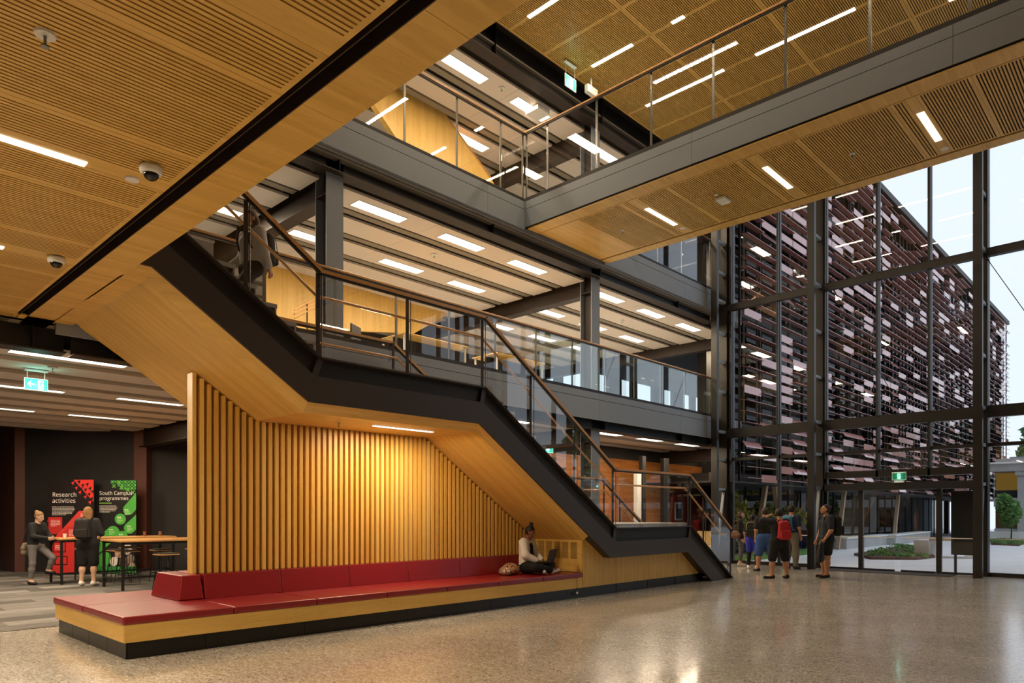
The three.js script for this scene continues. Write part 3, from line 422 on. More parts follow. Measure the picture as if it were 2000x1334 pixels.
// ------------------------------------------------------------------ louvred wing
{
  const X0 = 22.84, SP = 1.37, NS = 36, RP = 0.378, NR = 39, ZL = -10.9;
  const w = thing('louvred_wing', 'long wing clad in rows of copper brown louvre blades above the plaza', 'building');
  const LV = [0, 0.6, 1.42].map((t, k) => { const g = new RoundedBoxGeometry(1.325, 0.27, 0.02, 1, 0.006); g.rotateX(-t); return plain(g); }); // upright, tilted, nearly flat
  const rest = [];
  for (let j = 0; j < NR; j++) for (let i = 0; i < NS; i++) {
    const r = rnd(), low = j < 7, k = r < (low ? 0.22 : 0.19) ? 0 : r < (low ? 0.55 : 0.30) ? 1 : 2, y = 2.86 + j * RP, x = X0 + (i + 0.5) * SP;
    if (j > 32 && rnd() < 0.25) continue;
    if (i < 7) { const m = new THREE.Mesh(LV[k], M.louver); m.name = 'louvre_blade'; m.position.set(x, y, ZL); m.castShadow = m.receiveShadow = true; w.add(m); } else { const g = LV[k].clone(); g.translate(x, y, ZL); rest.push(g); }
  }
  { const m = mesh('louvre_blades', mergeGeometries(rest), M.louver, w, { keepUV: true }); m.userData.kind = 'stuff'; }
  for (let i = 0; i <= NS; i++) mesh('louvre_rail', B(X0 + i * SP - 0.02, X0 + i * SP + 0.02, 2.7, 17.7, ZL - 0.2, ZL - 0.13), M.steelDark, w);
  for (const y of [2.72, 4.5, 8.65, 12.8, 17.62]) mesh('floor_edge', B(22.0, 72.3, y - 0.05, y + 0.3, -11.75, -11.4), M.steelDark, w);
  for (const y of [2.74, 8.5, 12.7, 17.3]) mesh('floor_slab', B(23.3, 72.2, y, y + 0.35, -21, -11.8), M.wallDark, w);
  for (let i = 0; i < 18; i++) for (const [y0, y1] of [[3.1, 8.4], [9.0, 12.55], [13.15, 17.3]]) mesh('glass_pane', B(X0 + i * 2.74 + 0.05, X0 + (i + 1) * 2.74 - 0.05, y0, y1, -11.62, -11.608), M.glassTint, w);
  for (let i = 0; i <= 36; i++) { mesh('mullion', B(X0 + i * SP - 0.05, X0 + i * SP + 0.05, 3.0, 17.5, -11.7, -11.55), M.steelDark, w); }
  for (let i = 0; i < 24; i++) mesh('rear_wall', B(22.9 + i * 2.05, 22.9 + i * 2.05 + (i % 3 === 1 ? 0.5 : 1.1), 2.8, 17.3, -21.2, -21), M.wallDark, w);
  for (const y of [4.2, 6.0, 9.9, 11.6, 14.0, 15.9]) mesh('rear_transom', B(22.8, 72.2, y, y + 0.3, -21.15, -21.05), M.wallDark, w);
  for (let i = 0; i < 6; i++) mesh('interior_column', B(26 + i * 8, 26.4 + i * 8, 0, 17.3, -14.4, -14), M.steelDark, w);
  mesh('end_wall', B(72, 72.3, 2.7, 17.7, -21, -11.4), M.steelDark, w); mesh('roof_edge', B(22.8, 72.3, 17.6, 17.9, -21.2, -10.85), M.steelDark, w); mesh('soffit', B(21.7, 72.2, 2.66, 2.72, -21, -11.0), M.steelDark, w);
  // ground floor glazing set back under the wing
  for (let i = 0; i < 25; i++) { mesh('ground_pane', B(23.8 + i * 1.37 + 0.01, 23.8 + (i + 1) * 1.37 - 0.01, 0.1, 2.66, -12.62, -12.6), M.groundGlass, w); mesh('ground_mullion', B(23.8 + i * 1.37 - 0.012, 23.8 + i * 1.37 + 0.012, 0, 2.66, -12.6, -12.56), M.steelDark, w); }
  mesh('ground_floor_wall', B(22.2, 72, 0, 2.7, -18.2, -18), M.wallDark, w);
  for (const [x, s] of [[25.0, 1], [27.6, -1], [33.5, 1], [42, 1]]) mesh('raking_strut', bar(V(x, 0, -11.5), V(x + s * 0.9, 2.68, -11.5), 0.16, 0.16), M.timberPost, w);
  for (const [x, y, z] of [[24.6, 8.4, -12.6], [27.5, 8.4, -13.2], [31, 8.4, -12.6], [35, 8.4, -13.2], [40, 8.4, -12.6], [25.2, 12.6, -12.8], [29, 12.6, -12.8], [34, 12.6, -12.8], [45, 12.6, -12.8], [26, 17.2, -13], [38, 17.2, -13]]) { const o = thing('panel_light', 'panel light glowing behind the louvre blades of the wing', 'ceiling light', 'panel lights inside the louvred wing', V(x, y, z)); mesh('lens', B(-0.6, 0.6, -0.02, 0.02, -0.15, 0.15), M.lens, o); lampLight(o, 0, -0.03, 0, 1.2, 0.3, 0.6); }
}
// ------------------------------------------------------------------ plaza
{
  const p = struct('floor', 'pale concrete paving of the plaza outside', 'paving');
  for (let i = 0; i < 14; i++) for (const [z0, z1] of [[-18, -10.2], [-10.2, -6.3], [-6.3, -2.4], [-2.4, 1.5], [1.5, 60]]) mesh('paving_slab', B(21.66 + i * 5 + 0.005, 21.66 + (i + 1) * 5 - 0.005, -0.2, -0.015, z0 + 0.005, z1 - 0.005), M.paving, p);
  mesh('joint_bed', B(21.66, 92, -0.3, -0.03, -18, 60), M.concrete, p);
}
function leafMass(cx, cy, cz, rx, ry, rz, n, size, s0) { // loose leaves: small bent cards turned every way
  const pos = [], nor = []; let q = s0; const R = () => { q = (q * 1664525 + 1013904223) >>> 0; return q / 4294967296; };
  const lumps = [...Array(9)].map(() => [R() * 2 - 1, R() * 2 - 1, R() * 2 - 1].map((v) => v * 0.55));
  for (let i = 0; i < n; i++) {
    const L = lumps[Math.floor(R() * 9)]; let a, b, c; do { a = R() * 2 - 1; b = R() * 2 - 1; c = R() * 2 - 1; } while (a * a + b * b + c * c > 1);
    const x = cx + rx * (L[0] + a * 0.5), y = cy + ry * (L[1] + b * 0.5), z = cz + rz * (L[2] + c * 0.5);
    const u = V(R() - 0.5, R() - 0.5, R() - 0.5).normalize(), v = V(R() - 0.5, R() - 0.5, R() - 0.5).cross(u).normalize(), s = size * (0.6 + R() * 0.8), m = u.clone().cross(v).multiplyScalar(s * 0.2);
    const P = [V(x, y, z).addScaledVector(u, -s), V(x, y, z).addScaledVector(v, s * 0.5).add(m), V(x, y, z).addScaledVector(u, s), V(x, y, z).addScaledVector(v, -s * 0.5).add(m)];
    for (const k of [0, 1, 2, 0, 2, 3]) pos.push(P[k].x, P[k].y, P[k].z);
  }
  const g = new THREE.BufferGeometry(); g.setAttribute('position', new THREE.Float32BufferAttribute(pos, 3)); g.computeVertexNormals(); return g;
}
const leafM = [['#6f9a50', 0], ['#8a8a34', 0], ['#3f6a38', 0]].map(([c]) => phy({ color: c, roughness: 0.8, transmission: 0.3, thickness: 0, side: THREE.DoubleSide }));
function tree(x, z, h, r, mat, label, group, n = 1500, crown = 0.55) {
  const t = thing('tree', label, 'tree', group, V(x, 0, z)); mesh('trunk', [rod(V(0, -0.05, 0), V(0.05, h * 0.6, 0.03), h * 0.014, 8, h * 0.008), rod(V(0.04, h * 0.35, 0), V(r * 0.4, h * 0.7, r * 0.2), h * 0.008, 6, h * 0.004), rod(V(0.03, h * 0.4, 0), V(-r * 0.4, h * 0.72, -r * 0.2), h * 0.008, 6, h * 0.004)], std({ color: '#4a3d30', roughness: 0.9 }), t);
  const f = mesh('foliage', leafMass(0, h * (1 - crown / 2), 0, r, h * crown / 2, r, n, h * 0.03 + 0.04, Math.floor(x * 997 + z * 131) >>> 0), leafM[mat], t); f.userData.kind = 'stuff'; return t;
}
{ const a = onY(1975, 1058, 0); tree(a.x, a.z, 2.9, 0.8, 0, 'small young green tree in front of the concrete building', undefined, 2200, 0.72); }
for (const [x, z, h, m] of [[48, 3, 7, 1], [47, -2.5, 6, 1], [44, 9, 8, 0], [46, 16, 8, 1], [38, 12, 8, 0]]) tree(x, z, h, 2.4, m, 'broad green and yellow tree on the plaza mirrored in the wing glass', 'plaza trees mirrored in the glass');
for (const [x, z, h] of [[78, -8, 11], [80, 1, 10.5], [79, 10, 11]]) tree(x, z, h, 3.6, 2, 'tall dark tree rising behind the concrete building roof', 'trees behind the concrete building', 1800, 0.5);
for (const [x, z, h] of [[24.3, -11.95, 2.5], [26.5, -11.95, 2.4], [29.4, -11.9, 2.2]]) tree(x, z, h, 0.62, 1, 'added yellow green shrub standing in for tree reflections in the wing glass', 'added shrubs standing in for mirrored trees', 700, 0.7);  // added shrubs imitate trees mirrored in the ground floor glazing
{ // low concrete building across the plaza
  const b = thing('concrete_building', 'low concrete building with lit yellowish windows across the plaza', 'building'), X = 58;
  mesh('wall', B(X + 0.6, X + 10, 0, 5.4, -9.6, 40), M.concrete, b); mesh('roof_fascia', B(X - 0.4, X + 10.2, 4.5, 5.0, -9.8, 40.2), M.concrete, b); mesh('roof_edge', B(X - 0.6, X + 10.4, 5.0, 5.12, -10, 40.4), M.white, b); mesh('parapet', B(X + 2, X + 9, 5.12, 5.6, -9, 39), M.fascia, b);
  mesh('spandrel', B(X, X + 0.62, 2.1, 2.7, -9.6, 40), M.concrete, b); mesh('dark_band', B(X + 0.45, X + 0.6, 2.7, 3.2, -9.6, 40), M.steelDark, b); mesh('base_wall', B(X + 0.2, X + 0.6, 0, 0.6, -9.6, 40), M.concrete, b);
  const lit = std({ color: '#15130f', emissive: '#b08a3a', emissiveIntensity: 0.22, roughness: 0.15 }), dim = std({ color: '#14161a', emissive: '#7a5a2a', emissiveIntensity: 0.08, roughness: 0.15 });
  for (let i = 0; i < 9; i++) { const z = -9.2 + i * 5.4; mesh('pier', B(X - 0.1, X + 0.55, 0, 4.5, z + 0.95, z + 1.5), M.concrete, b); mesh('corbel', B(X - 0.3, X + 0.5, 4.2, 4.62, z + 0.85, z + 1.6), M.concrete, b);
    for (const [y0, y1, m] of [[3.25, 4.42, lit], [0.65, 2.05, dim]]) { const f = mesh('window', [B(X + 0.5, X + 0.6, y0, y1, z - 0.35, z + 0.9), B(X + 0.5, X + 0.6, y0, y1, z + 1.55, z + 5.0)], m, b); mesh('glazing_bar', [B(X + 0.46, X + 0.51, y0, y1, z + 0.9, z + 0.96), B(X + 0.46, X + 0.51, y0, y1, z + 1.52, z + 1.58), B(X + 0.46, X + 0.51, y0, y1, z + 2.6, z + 2.66), B(X + 0.46, X + 0.51, y0, y1, z + 3.9, z + 3.96)], M.black, f); } }
}
// planting, benches and low walls on the plaza
{
  const P = (px, py) => onY(px, py, 0), bed = (pts, label) => { const o = thing('planting_bed', label, 'planter'); const sh = new THREE.Shape(pts.map((p) => new THREE.Vector2(p.x, -p.z))); const g = new THREE.ExtrudeGeometry(sh, { depth: 0.09, bevelEnabled: false }); g.rotateX(-Math.PI / 2); g.translate(0, -0.015, 0); mesh('soil', g, M.soil, o); const xs = pts.map((p) => p.x), zs = pts.map((p) => p.z), gs = []; const inside = (x, z) => { let c = false; for (let i = 0, j = pts.length - 1; i < pts.length; j = i++) { const a = pts[i], e = pts[j]; if ((a.z > z) !== (e.z > z) && x < (e.x - a.x) * (z - a.z) / (e.z - a.z) + a.x) c = !c; } return c; }; for (let k = 0; k < 130; k++) { const x = rr(Math.min(...xs), Math.max(...xs)), z = rr(Math.min(...zs), Math.max(...zs)); if (inside(x, z) && rnd() < 0.75) gs.push(leafMass(x, 0.11, z, 0.3, 0.1, 0.3, 40, 0.06, 31 + k * 7)); } const f = mesh('ground_cover', gs, leafM[0], o); f.userData.kind = 'stuff'; return o; };
  bed([P(1668, 1084), P(1700, 1092), P(1790, 1093), P(1826, 1089), P(1795, 1070), P(1760, 1069), P(1715, 1078)], 'planting bed with low green ground cover outside the sliding doors');
  bed([P(1936, 1064), P(1990, 1066), P(2010, 1059), P(1940, 1057)], 'low planting bed on the plaza beside the tree');
  const c = thing('plaza_bench', 'pale angular concrete seat block with timber top beside the planting bed', 'bench'); { const a = P(1798, 1087), e = P(1818, 1086), h = 0.62, dx = 0.5; mesh('block', slabXY([[a.x, -0.01], [a.x + 1.0, -0.01], [a.x + 1.15, h], [a.x - 0.15, h]], a.z - 0.2, e.z + 0.1), M.white, c); mesh('seat', B(a.x - 0.1, a.x + 1.2, h, h + 0.06, e.z + 0.12, e.z + 1.5), M.timberPost, c); mesh('block', slabXY([[a.x + 0.1, -0.01], [a.x + 1.0, -0.01], [a.x + 1.1, h], [a.x, h]], e.z + 1.2, e.z + 1.5), M.white, c); }
  for (const [a, e, lb] of [[P(1640, 1072), P(1735, 1062), 'long low concrete bench wall along the wing, nearer the doors'], [P(1737, 1064), P(1806, 1054), 'long low concrete bench wall along the wing, further off']]) { const o = thing('bench_wall', lb, 'low wall'); mesh('wall', bar(V(a.x, 0.22, a.z), V(e.x, 0.22, e.z), 0.6, 0.48), M.concrete, o); mesh('seat_slab', bar(V(a.x, 0.5, a.z), V(e.x, 0.5, e.z), 0.7, 0.07), M.white, o); }
  const lawn = thing('lawn', 'strip of green lawn under the louvred wing', 'lawn'); mesh('turf', B(23, 30, -0.02, 0.12, -11.9, -10.9), M.grass, lawn);
  const o = thing('garden_wall', 'low pale wall with rusty planter in front of the concrete building', 'low wall'); mesh('wall', B(51, 51.4, -0.02, 0.55, -9, 30), M.white, o); mesh('planter', B(50.6, 51, -0.02, 0.45, -5.6, 5), std({ color: '#6b3a24', roughness: 0.8 }), o);
}
// ------------------------------------------------------------------ flat print
const FACE = -Math.atan2(CT, ST);                                    // turned to face back along the view
function canvasTex(w, h, draw) { const c = document.createElement('canvas'); c.width = w; c.height = h; const g = c.getContext('2d'); draw(g, w, h); const t = new THREE.CanvasTexture(c); t.colorSpace = THREE.SRGBColorSpace; t.magFilter = THREE.LinearFilter; return t; }
function printed(name, tex, w, h, parent, x, y, z, emit = 0) { const m = new THREE.Mesh(new THREE.PlaneGeometry(w, h), std({ map: tex, roughness: 0.5, ...(emit ? { emissive: '#ffffff', emissiveMap: tex, emissiveIntensity: emit } : {}) })); m.name = name; m.position.set(x, y, z); m.receiveShadow = true; parent.add(m); return m; }
const manGlyph = (g, x, y, s, col) => { g.save(); g.translate(x, y); g.scale(s, s); g.fillStyle = col; g.strokeStyle = col; g.lineCap = 'round'; g.beginPath(); g.arc(8, -34, 7, 0, 7); g.fill(); g.lineWidth = 11; g.beginPath(); g.moveTo(4, -22); g.lineTo(-4, 2); g.stroke(); g.lineWidth = 7; g.beginPath(); g.moveTo(4, -20); g.lineTo(20, -12); g.lineTo(26, -20); g.moveTo(2, -20); g.lineTo(-16, -14); g.lineTo(-20, -2); g.moveTo(-4, 2); g.lineTo(12, 14); g.lineTo(10, 34); g.moveTo(-4, 2); g.lineTo(-12, 20); g.lineTo(-28, 22); g.stroke(); g.restore(); };
const arrowGlyph = (g, x, y, s, dir) => { g.save(); g.translate(x, y); g.scale(s * dir, s); g.strokeStyle = '#ffffff'; g.lineWidth = 11; g.lineCap = 'round'; g.lineJoin = 'round'; g.beginPath(); g.moveTo(-26, 0); g.lineTo(26, 0); g.moveTo(0, -24); g.lineTo(-26, 0); g.lineTo(0, 24); g.stroke(); g.restore(); };
const exitTex = (mode) => canvasTex(256, 128, (g, w, h) => { g.fillStyle = mode === 'door' ? '#0b7a52' : '#21b3a0'; g.fillRect(0, 0, w, h); g.strokeStyle = '#d8fff4'; g.lineWidth = 6; g.strokeRect(3, 3, w - 6, h - 6); if (mode === 'arrow') { arrowGlyph(g, 70, 64, 1.2, 1); g.fillStyle = '#e8fff8'; g.fillRect(146, 14, 62, 100); manGlyph(g, 176, 66, 1.1, '#21b3a0'); } else if (mode === 'door') { g.fillStyle = '#eafff8'; g.fillRect(96, 16, 60, 96); manGlyph(g, 126, 66, 1.05, '#0b7a52'); } else if (mode === 'half') { g.fillStyle = '#e8fff8'; g.fillRect(118, 12, 66, 104); manGlyph(g, 150, 66, 1.1, '#21b3a0'); } else { arrowGlyph(g, 128, 64, 1.3, -1); } });
function exitSign(mode, at, w, h, turn, label, drop = 0.12) {
  const o = thing('exit_sign', label, 'exit sign', undefined, at); o.rotation.y = turn;
  const cs = mesh('case', RB(-w / 2, w / 2, -h / 2, h / 2, -0.02, 0.0, 0.006), M.white, o); printed('legend', exitTex(mode), w * 0.98, h * 0.96, cs, 0, 0, 0.003, mode === 'door' ? 0.12 : 0.4);
  if (drop) mesh('mount', [RB(-w / 2, w / 2, h / 2 + drop - 0.03, h / 2 + drop, -0.05, 0.03, 0.008), B(-w / 2 + 0.04, -w / 2 + 0.05, h / 2, h / 2 + drop, -0.012, -0.008), B(w / 2 - 0.05, w / 2 - 0.04, h / 2, h / 2 + drop, -0.012, -0.008)], M.white, o);
  const l = new THREE.PointLight(new THREE.Color(0.3, 1, 0.85), mode === 'door' ? 0.03 : 0.12, 3); l.position.set(0, 0, 0.08); l.name = 'light'; o.add(l); return o;
}
{ const m = onY(70, 722, 3.89); const a = onZ(47, 750, m.z), b = onZ(94, 752, m.z), t = onZ(70, 739, m.z).y, l = onZ(70, 763, m.z).y; exitSign('arrow', V((a.x + b.x) / 2, (t + l) / 2, m.z), b.x - a.x, t - l, 0, 'green exit sign with left arrow and running figure hanging in the seating area', 3.89 - t); }
{ const z = -10.6, a = onZ(1104, 140, z), b = onZ(1125, 150, z); exitSign('half', V((a.x + b.x) / 2, 11.86, z), 0.42, 0.3, 0, 'green exit sign under the high timber ceiling edge', 0.3); const o = thing('emergency_light', 'small white box light beside the exit sign under the high ceiling', 'light', undefined, V(b.x + 0.6, 12.0, z)); mesh('case', RB(-0.2, 0.2, -0.1, 0.1, -0.06, 0.06, 0.02), M.white, o); mesh('bracket', B(-0.02, 0.02, 0.1, 0.34, -0.01, 0.01), M.white, o); }
{ const a = onX(1742, 931, 21.2), b = onX(1770, 931, 21.2); exitSign('door', V(21.2, a.y, (a.z + b.z) / 2), Math.abs(b.z - a.z), 0.2, -Math.PI / 2, 'dark green exit sign with running figure above the sliding doors', 0.02); const o = thing('door_sensor', 'white motion sensor on the header of the sliding doors', 'sensor', undefined, V(21.22, onX(1758, 941, 21.2).y, (a.z + b.z) / 2)); mesh('case', RB(-0.04, 0.03, -0.03, 0.03, -0.13, 0.13, 0.02), M.white, o); }
{ const z = -13.6, a = onZ(1062, 877, z), b = onZ(1077, 877, z); exitSign('right', V((a.x + b.x) / 2, a.y, z), b.x - a.x + 0.16, 0.2, 0, 'small green exit sign with arrow behind the stair flight', 3.89 - a.y - 0.1); }
// ------------------------------------------------------------------ banners in the seating area
const textLines = (g, x, y, w, n, lh, col) => { g.fillStyle = col; let s = 5; for (let i = 0; i < n; i++) { let u = x; const end = x + w * (i === n - 1 ? 0.6 : 0.94 + 0.06 * Math.sin(i)); while (u < end) { s = (s * 7 + 3) % 23; const ww = Math.min(6 + s, end - u); g.fillRect(u, y + i * lh, ww, lh * 0.5); u += ww + 4; } } };
const bannerRed = canvasTex(512, 1056, (g, w, h) => {
  g.fillStyle = '#1b1211'; g.fillRect(0, 0, w, h); g.fillStyle = '#e23a33';
  g.beginPath(); g.moveTo(w, 0); g.lineTo(290, 0); g.lineTo(w, 250); g.fill();
  const arrow = (x, y, s, c) => { g.fillStyle = c; g.beginPath(); g.moveTo(x, y); g.lineTo(x + s, y - s * 0.5); g.lineTo(x + s * 0.9, y + s * 0.2); g.lineTo(x + s * 0.6, y + s * 0.9); g.lineTo(x + s * 0.5, y + s * 0.35); g.fill(); };
  for (const [x, y] of [[330, 20], [370, 60], [420, 50], [350, 100], [400, 110], [450, 95], [440, 160], [480, 130], [470, 210]]) arrow(x, y, 38, '#1b1211');
  for (const [x, y] of [[262, 35], [300, 90], [340, 140], [400, 190], [450, 250]]) arrow(x, y, 36, '#e23a33');
  g.fillStyle = '#f3efe9'; g.font = '66px sans-serif'; g.fillText('Research', 56, 190); g.fillText('activities', 56, 258); textLines(g, 56, 300, 250, 7, 15, '#d8d2cc');
  g.fillStyle = '#c92f2d'; g.fillRect(16, 420, 150, 190); g.beginPath(); g.moveTo(16, 420); g.lineTo(60, 420); g.lineTo(0, 480); g.fill();
  g.fillStyle = '#e0413a'; g.beginPath(); g.moveTo(350, 350); g.lineTo(490, 350); g.lineTo(490, 470); g.lineTo(90, 860); g.lineTo(90, 640); g.fill(); g.fillStyle = '#d4332f'; g.beginPath(); g.moveTo(230, 520); g.lineTo(300, 520); g.lineTo(300, 1056); g.lineTo(40, 1056); g.lineTo(40, 760); g.fill();
  textLines(g, 40, 450, 110, 5, 16, '#f4c9c4'); textLines(g, 370, 380, 100, 5, 16, '#f7d6d2'); textLines(g, 240, 560, 60, 6, 16, '#f4c9c4'); g.strokeStyle = '#1b1211'; g.lineWidth = 10; g.strokeRect(70, 700, 130, 110); g.strokeRect(90, 860, 130, 90); textLines(g, 90, 735, 90, 3, 18, '#f4c9c4');
});
const bannerGreen = canvasTex(512, 1140, (g, w, h) => {
  g.fillStyle = '#161313'; g.fillRect(0, 0, w, h); const G = '#4fae45';
  for (let i = 0; i < 10; i++) for (let j = 0; j < 3; j++) { const x = 140 + i * 40, y = 20 + j * 40; if (x < 200 + j * 70) continue; g.fillStyle = ['#55b848', '#3f9a3c'][(i + j) % 2]; g.fillRect(x - 20, y - 20, 40, 40); g.strokeStyle = '#161313'; g.lineWidth = 5; g.beginPath(); g.arc(x, y, 18, 0, 7); g.stroke(); }
  const petal = (x, y, a) => { g.save(); g.translate(x, y); g.rotate(a); g.fillStyle = '#6cc24a'; g.beginPath(); g.ellipse(16, 0, 15, 6, 0, 0, 7); g.fill(); g.restore(); };
  for (const [x, y] of [[240, 70], [330, 90], [410, 120], [300, 30], [470, 150]]) for (let k = 0; k < 4; k++) petal(x, y, 0.78 + k * 1.57);
  g.fillStyle = '#f3f1ec'; g.font = '62px sans-serif'; g.fillText('South Campus', 60, 180); g.fillText('programmes', 60, 244); textLines(g, 60, 275, 250, 1, 26, '#8fcf5a'); textLines(g, 60, 312, 220, 6, 15, '#d6d2cb');
  const pill = (x0, y0, x1, y1, r) => { g.strokeStyle = G; g.lineWidth = r * 2; g.lineCap = 'round'; g.beginPath(); g.moveTo(x0, y0); g.lineTo(x1, y1); g.stroke(); };
  pill(420, 360, 560, 200, 68); pill(430, 590, 560, 470, 68); pill(230, 640, -60, 900, 78); g.fillStyle = G; for (const [x, y, r] of [[318, 478, 68], [340, 690, 68]]) { g.beginPath(); g.arc(x, y, r, 0, 7); g.fill(); } pill(60, 1040, 130, 960, 80);
  for (const [x, y] of [[280, 450], [370, 360], [400, 560], [180, 600], [300, 660]]) { textLines(g, x, y, 80, 1, 20, '#eefbe6'); textLines(g, x, y + 22, 70, 4, 13, '#bfe6a6'); }
  for (const [x, y, r, c] of [[300, 900, 60, '#b99a86'], [400, 850, 70, '#cdbfb6'], [440, 970, 60, '#8f7c70'], [240, 1000, 60, '#dcd6cf'], [360, 1010, 70, '#6c5a50'], [460, 1060, 50, '#c8b2a2']]) { g.fillStyle = c; g.beginPath(); g.ellipse(x, y, r * 0.8, r, 0.3, 0, 7); g.fill(); }
  for (let i = 0; i < 13; i++) for (let j = 0; j < 2; j++) { g.fillStyle = ['#2f8f4a', '#55b848'][(i + j) % 2]; g.fillRect(i * 40, 1060 + j * 40, 40, 40); g.strokeStyle = '#123'; g.lineWidth = 4; g.beginPath(); g.arc(i * 40 + 20, 1080 + j * 40, 17, 0, 7); g.stroke(); }
});
for (const [p0, p1, yt, yb, tex, label] of [[92, 183, 937, 1121, bannerRed, 'black and red display banner headed Research activities on the black wall'], [184.5, 266, 938, 1119, bannerGreen, 'black and green display banner headed South Campus programmes on the black wall']]) {
  const a = onY(p0, yb, 0.02), b = onY(p1, yb, 0.02), d = a.distanceTo(b), o = thing('display_banner', label, 'banner', undefined, V((a.x + b.x) / 2, 0.02, (a.z + b.z) / 2)); o.rotation.y = FACE; const hh = (yb - yt) / FPX * (a.x * CT - a.z * ST);
  const bd = mesh('board', B(-d / 2, d / 2, 0, hh, -0.04, 0), M.black, o); printed('print', tex, d, hh, bd, 0, hh / 2, 0.003);
}
{ // doors in the dark walls
  const d = struct('door_2', 'black double door with narrow glazed slot in the dark wall', 'door'); const a = onY(306, 1110, 0), b = onY(352, 1109, 0); const g = new THREE.Group(); const w = a.distanceTo(b); d.position.set((a.x + b.x) / 2, 0, (a.z + b.z) / 2); d.rotation.y = FACE;
  mesh('leaf', B(-w / 2, w / 2, 0.01, 2.3, -0.05, 0), M.black, d); mesh('vision_panel', B(-w / 2 + 0.12, -w / 2 + 0.34, 0.9, 2.05, 0.0, 0.006), std({ color: '#1a2a33', roughness: 0.1 }), d); mesh('closer', B(w / 2 - 0.3, w / 2 - 0.02, 2.26, 2.34, 0.0, 0.05), M.chrome, d); mesh('frame', [B(-w / 2 - 0.06, -w / 2, 0, 2.38, -0.05, 0.02), B(-w / 2, w / 2, 2.31, 2.38, -0.05, 0.02)], M.wallBrown, d);
  const e = struct('door_3', 'dark red door in the brown wall of the seating area', 'door'); const p = onY(50, 1117, 0); mesh('leaf', B(p.x - 0.02, p.x + 0.02, 0.01, 2.35, p.z - 1.6, p.z - 0.5), std({ color: '#2a0f0c', roughness: 0.5 }), e); mesh('handle', B(p.x - 0.08, p.x - 0.03, 1.0, 1.2, p.z - 0.62, p.z - 0.6), M.chrome, e);
}
// ------------------------------------------------------------------ high tables and stools
function highTable(x0, x1, z0, z1, label) {
  const o = thing('high_table', label, 'table', undefined, V((x0 + x1) / 2, 0, (z0 + z1) / 2)), w = x1 - x0, d = Math.abs(z1 - z0);
  mesh('top', RB(-w / 2, w / 2, 1.01, 1.05, -d / 2, d / 2, 0.008), M.oak, o); const f = 0.05;
  for (const sx of [-1, 1]) for (const sz of [-1, 1]) mesh('leg', B(sx * (w / 2 - 0.06) - f / 2, sx * (w / 2 - 0.06) + f / 2, 0.005, 1.01, sz * (d / 2 - 0.06) - f / 2, sz * (d / 2 - 0.06) + f / 2), M.black, o);
  mesh('apron', [B(-w / 2 + 0.06, w / 2 - 0.06, 0.96, 1.009, -d / 2 + 0.035, -d / 2 + 0.085), B(-w / 2 + 0.06, w / 2 - 0.06, 0.96, 1.009, d / 2 - 0.085, d / 2 - 0.035)], M.black, o);
  mesh('foot_rail', [B(-w / 2 + 0.09, w / 2 - 0.09, 0.2, 0.24, -0.02, 0.02), B(-w / 2 + 0.04, -w / 2 + 0.08, 0.2, 0.24, -d / 2 + 0.09, d / 2 - 0.09), B(w / 2 - 0.08, w / 2 - 0.04, 0.2, 0.24, -d / 2 + 0.09, d / 2 - 0.09)], M.black, o); return o;
}
highTable(4.97, 8.6, -17.25, -15.93, 'long high table with timber top and black legs nearest the bench');
highTable(4.45, 7.0, -19.3, -18.3, 'high table with timber top between the two standing women and the banners');
{ const t1 = onY(238, 1049, 1.05); for (const [x, z, r] of [[6.35, -18.6, 0.03], [6.75, -18.7, 0.035]]) { const o = thing('tumbler', 'small drinking glass on the high table by the banners', 'glass', 'glasses on the high table', V(x, 1.051, z)); mesh('cup', new THREE.LatheGeometry([[0, 0], [r, 0], [r * 1.15, 0.12], [r * 1.05, 0.12], [r * 0.9, 0.008], [0, 0.008]].map(([a, b]) => new THREE.Vector2(a, b)), 16), std({ color: '#8b5a4a', roughness: 0.1 }), o); } }
let stool0;
function barStool(x, z, turn, where) {
  const lb = 'wire-legged bar stool, ' + where, gp = 'bar stools at the high tables';
  if (stool0) return copyOf(stool0, V(x, 0, z), turn, lb);
  const o = stool0 = thing('bar_stool', lb, 'stool', gp, V(x, 0, z)); o.rotation.y = turn;
  const shell = (w, d, t, y) => { const g = new RoundedBoxGeometry(w, t, d, 5, t * 0.48), p = g.attributes.position; for (let i = 0; i < p.count; i++) { const u = p.getX(i) / (w / 2), v = p.getZ(i) / (d / 2); const k = Math.sqrt(Math.max(0.25, 1 - 0.3 * v * v)); p.setX(i, p.getX(i) * k); p.setY(i, p.getY(i) + y + 0.05 * u * u); } g.computeVertexNormals(); return g; };
  const sh = mesh('seat_shell', shell(0.47, 0.38, 0.022, 0.70), M.oak, o); mesh('seat_pad', shell(0.44, 0.35, 0.03, 0.722), std({ color: '#23211f', roughness: 0.8 }), sh);
  for (const [sx, sz] of [[-1, -1], [1, -1], [-1, 1], [1, 1]]) mesh('leg', [rod(V(sx * 0.10, 0.69, sz * 0.10), V(sx * 0.2, 0.004, sz * 0.19), 0.006, 6), rod(V(sx * 0.15, 0.70, sz * 0.06), V(sx * 0.2, 0.004, sz * 0.19), 0.006, 6)], M.black, o);
  mesh('foot_ring', [rod(V(-0.17, 0.22, -0.16), V(0.17, 0.22, -0.16), 0.006, 6), rod(V(-0.17, 0.22, 0.16), V(0.17, 0.22, 0.16), 0.006, 6), rod(V(-0.17, 0.22, -0.16), V(-0.17, 0.22, 0.16), 0.006, 6), rod(V(0.17, 0.22, -0.16), V(0.17, 0.22, 0.16), 0.006, 6)], M.black, o);
  return o;
}
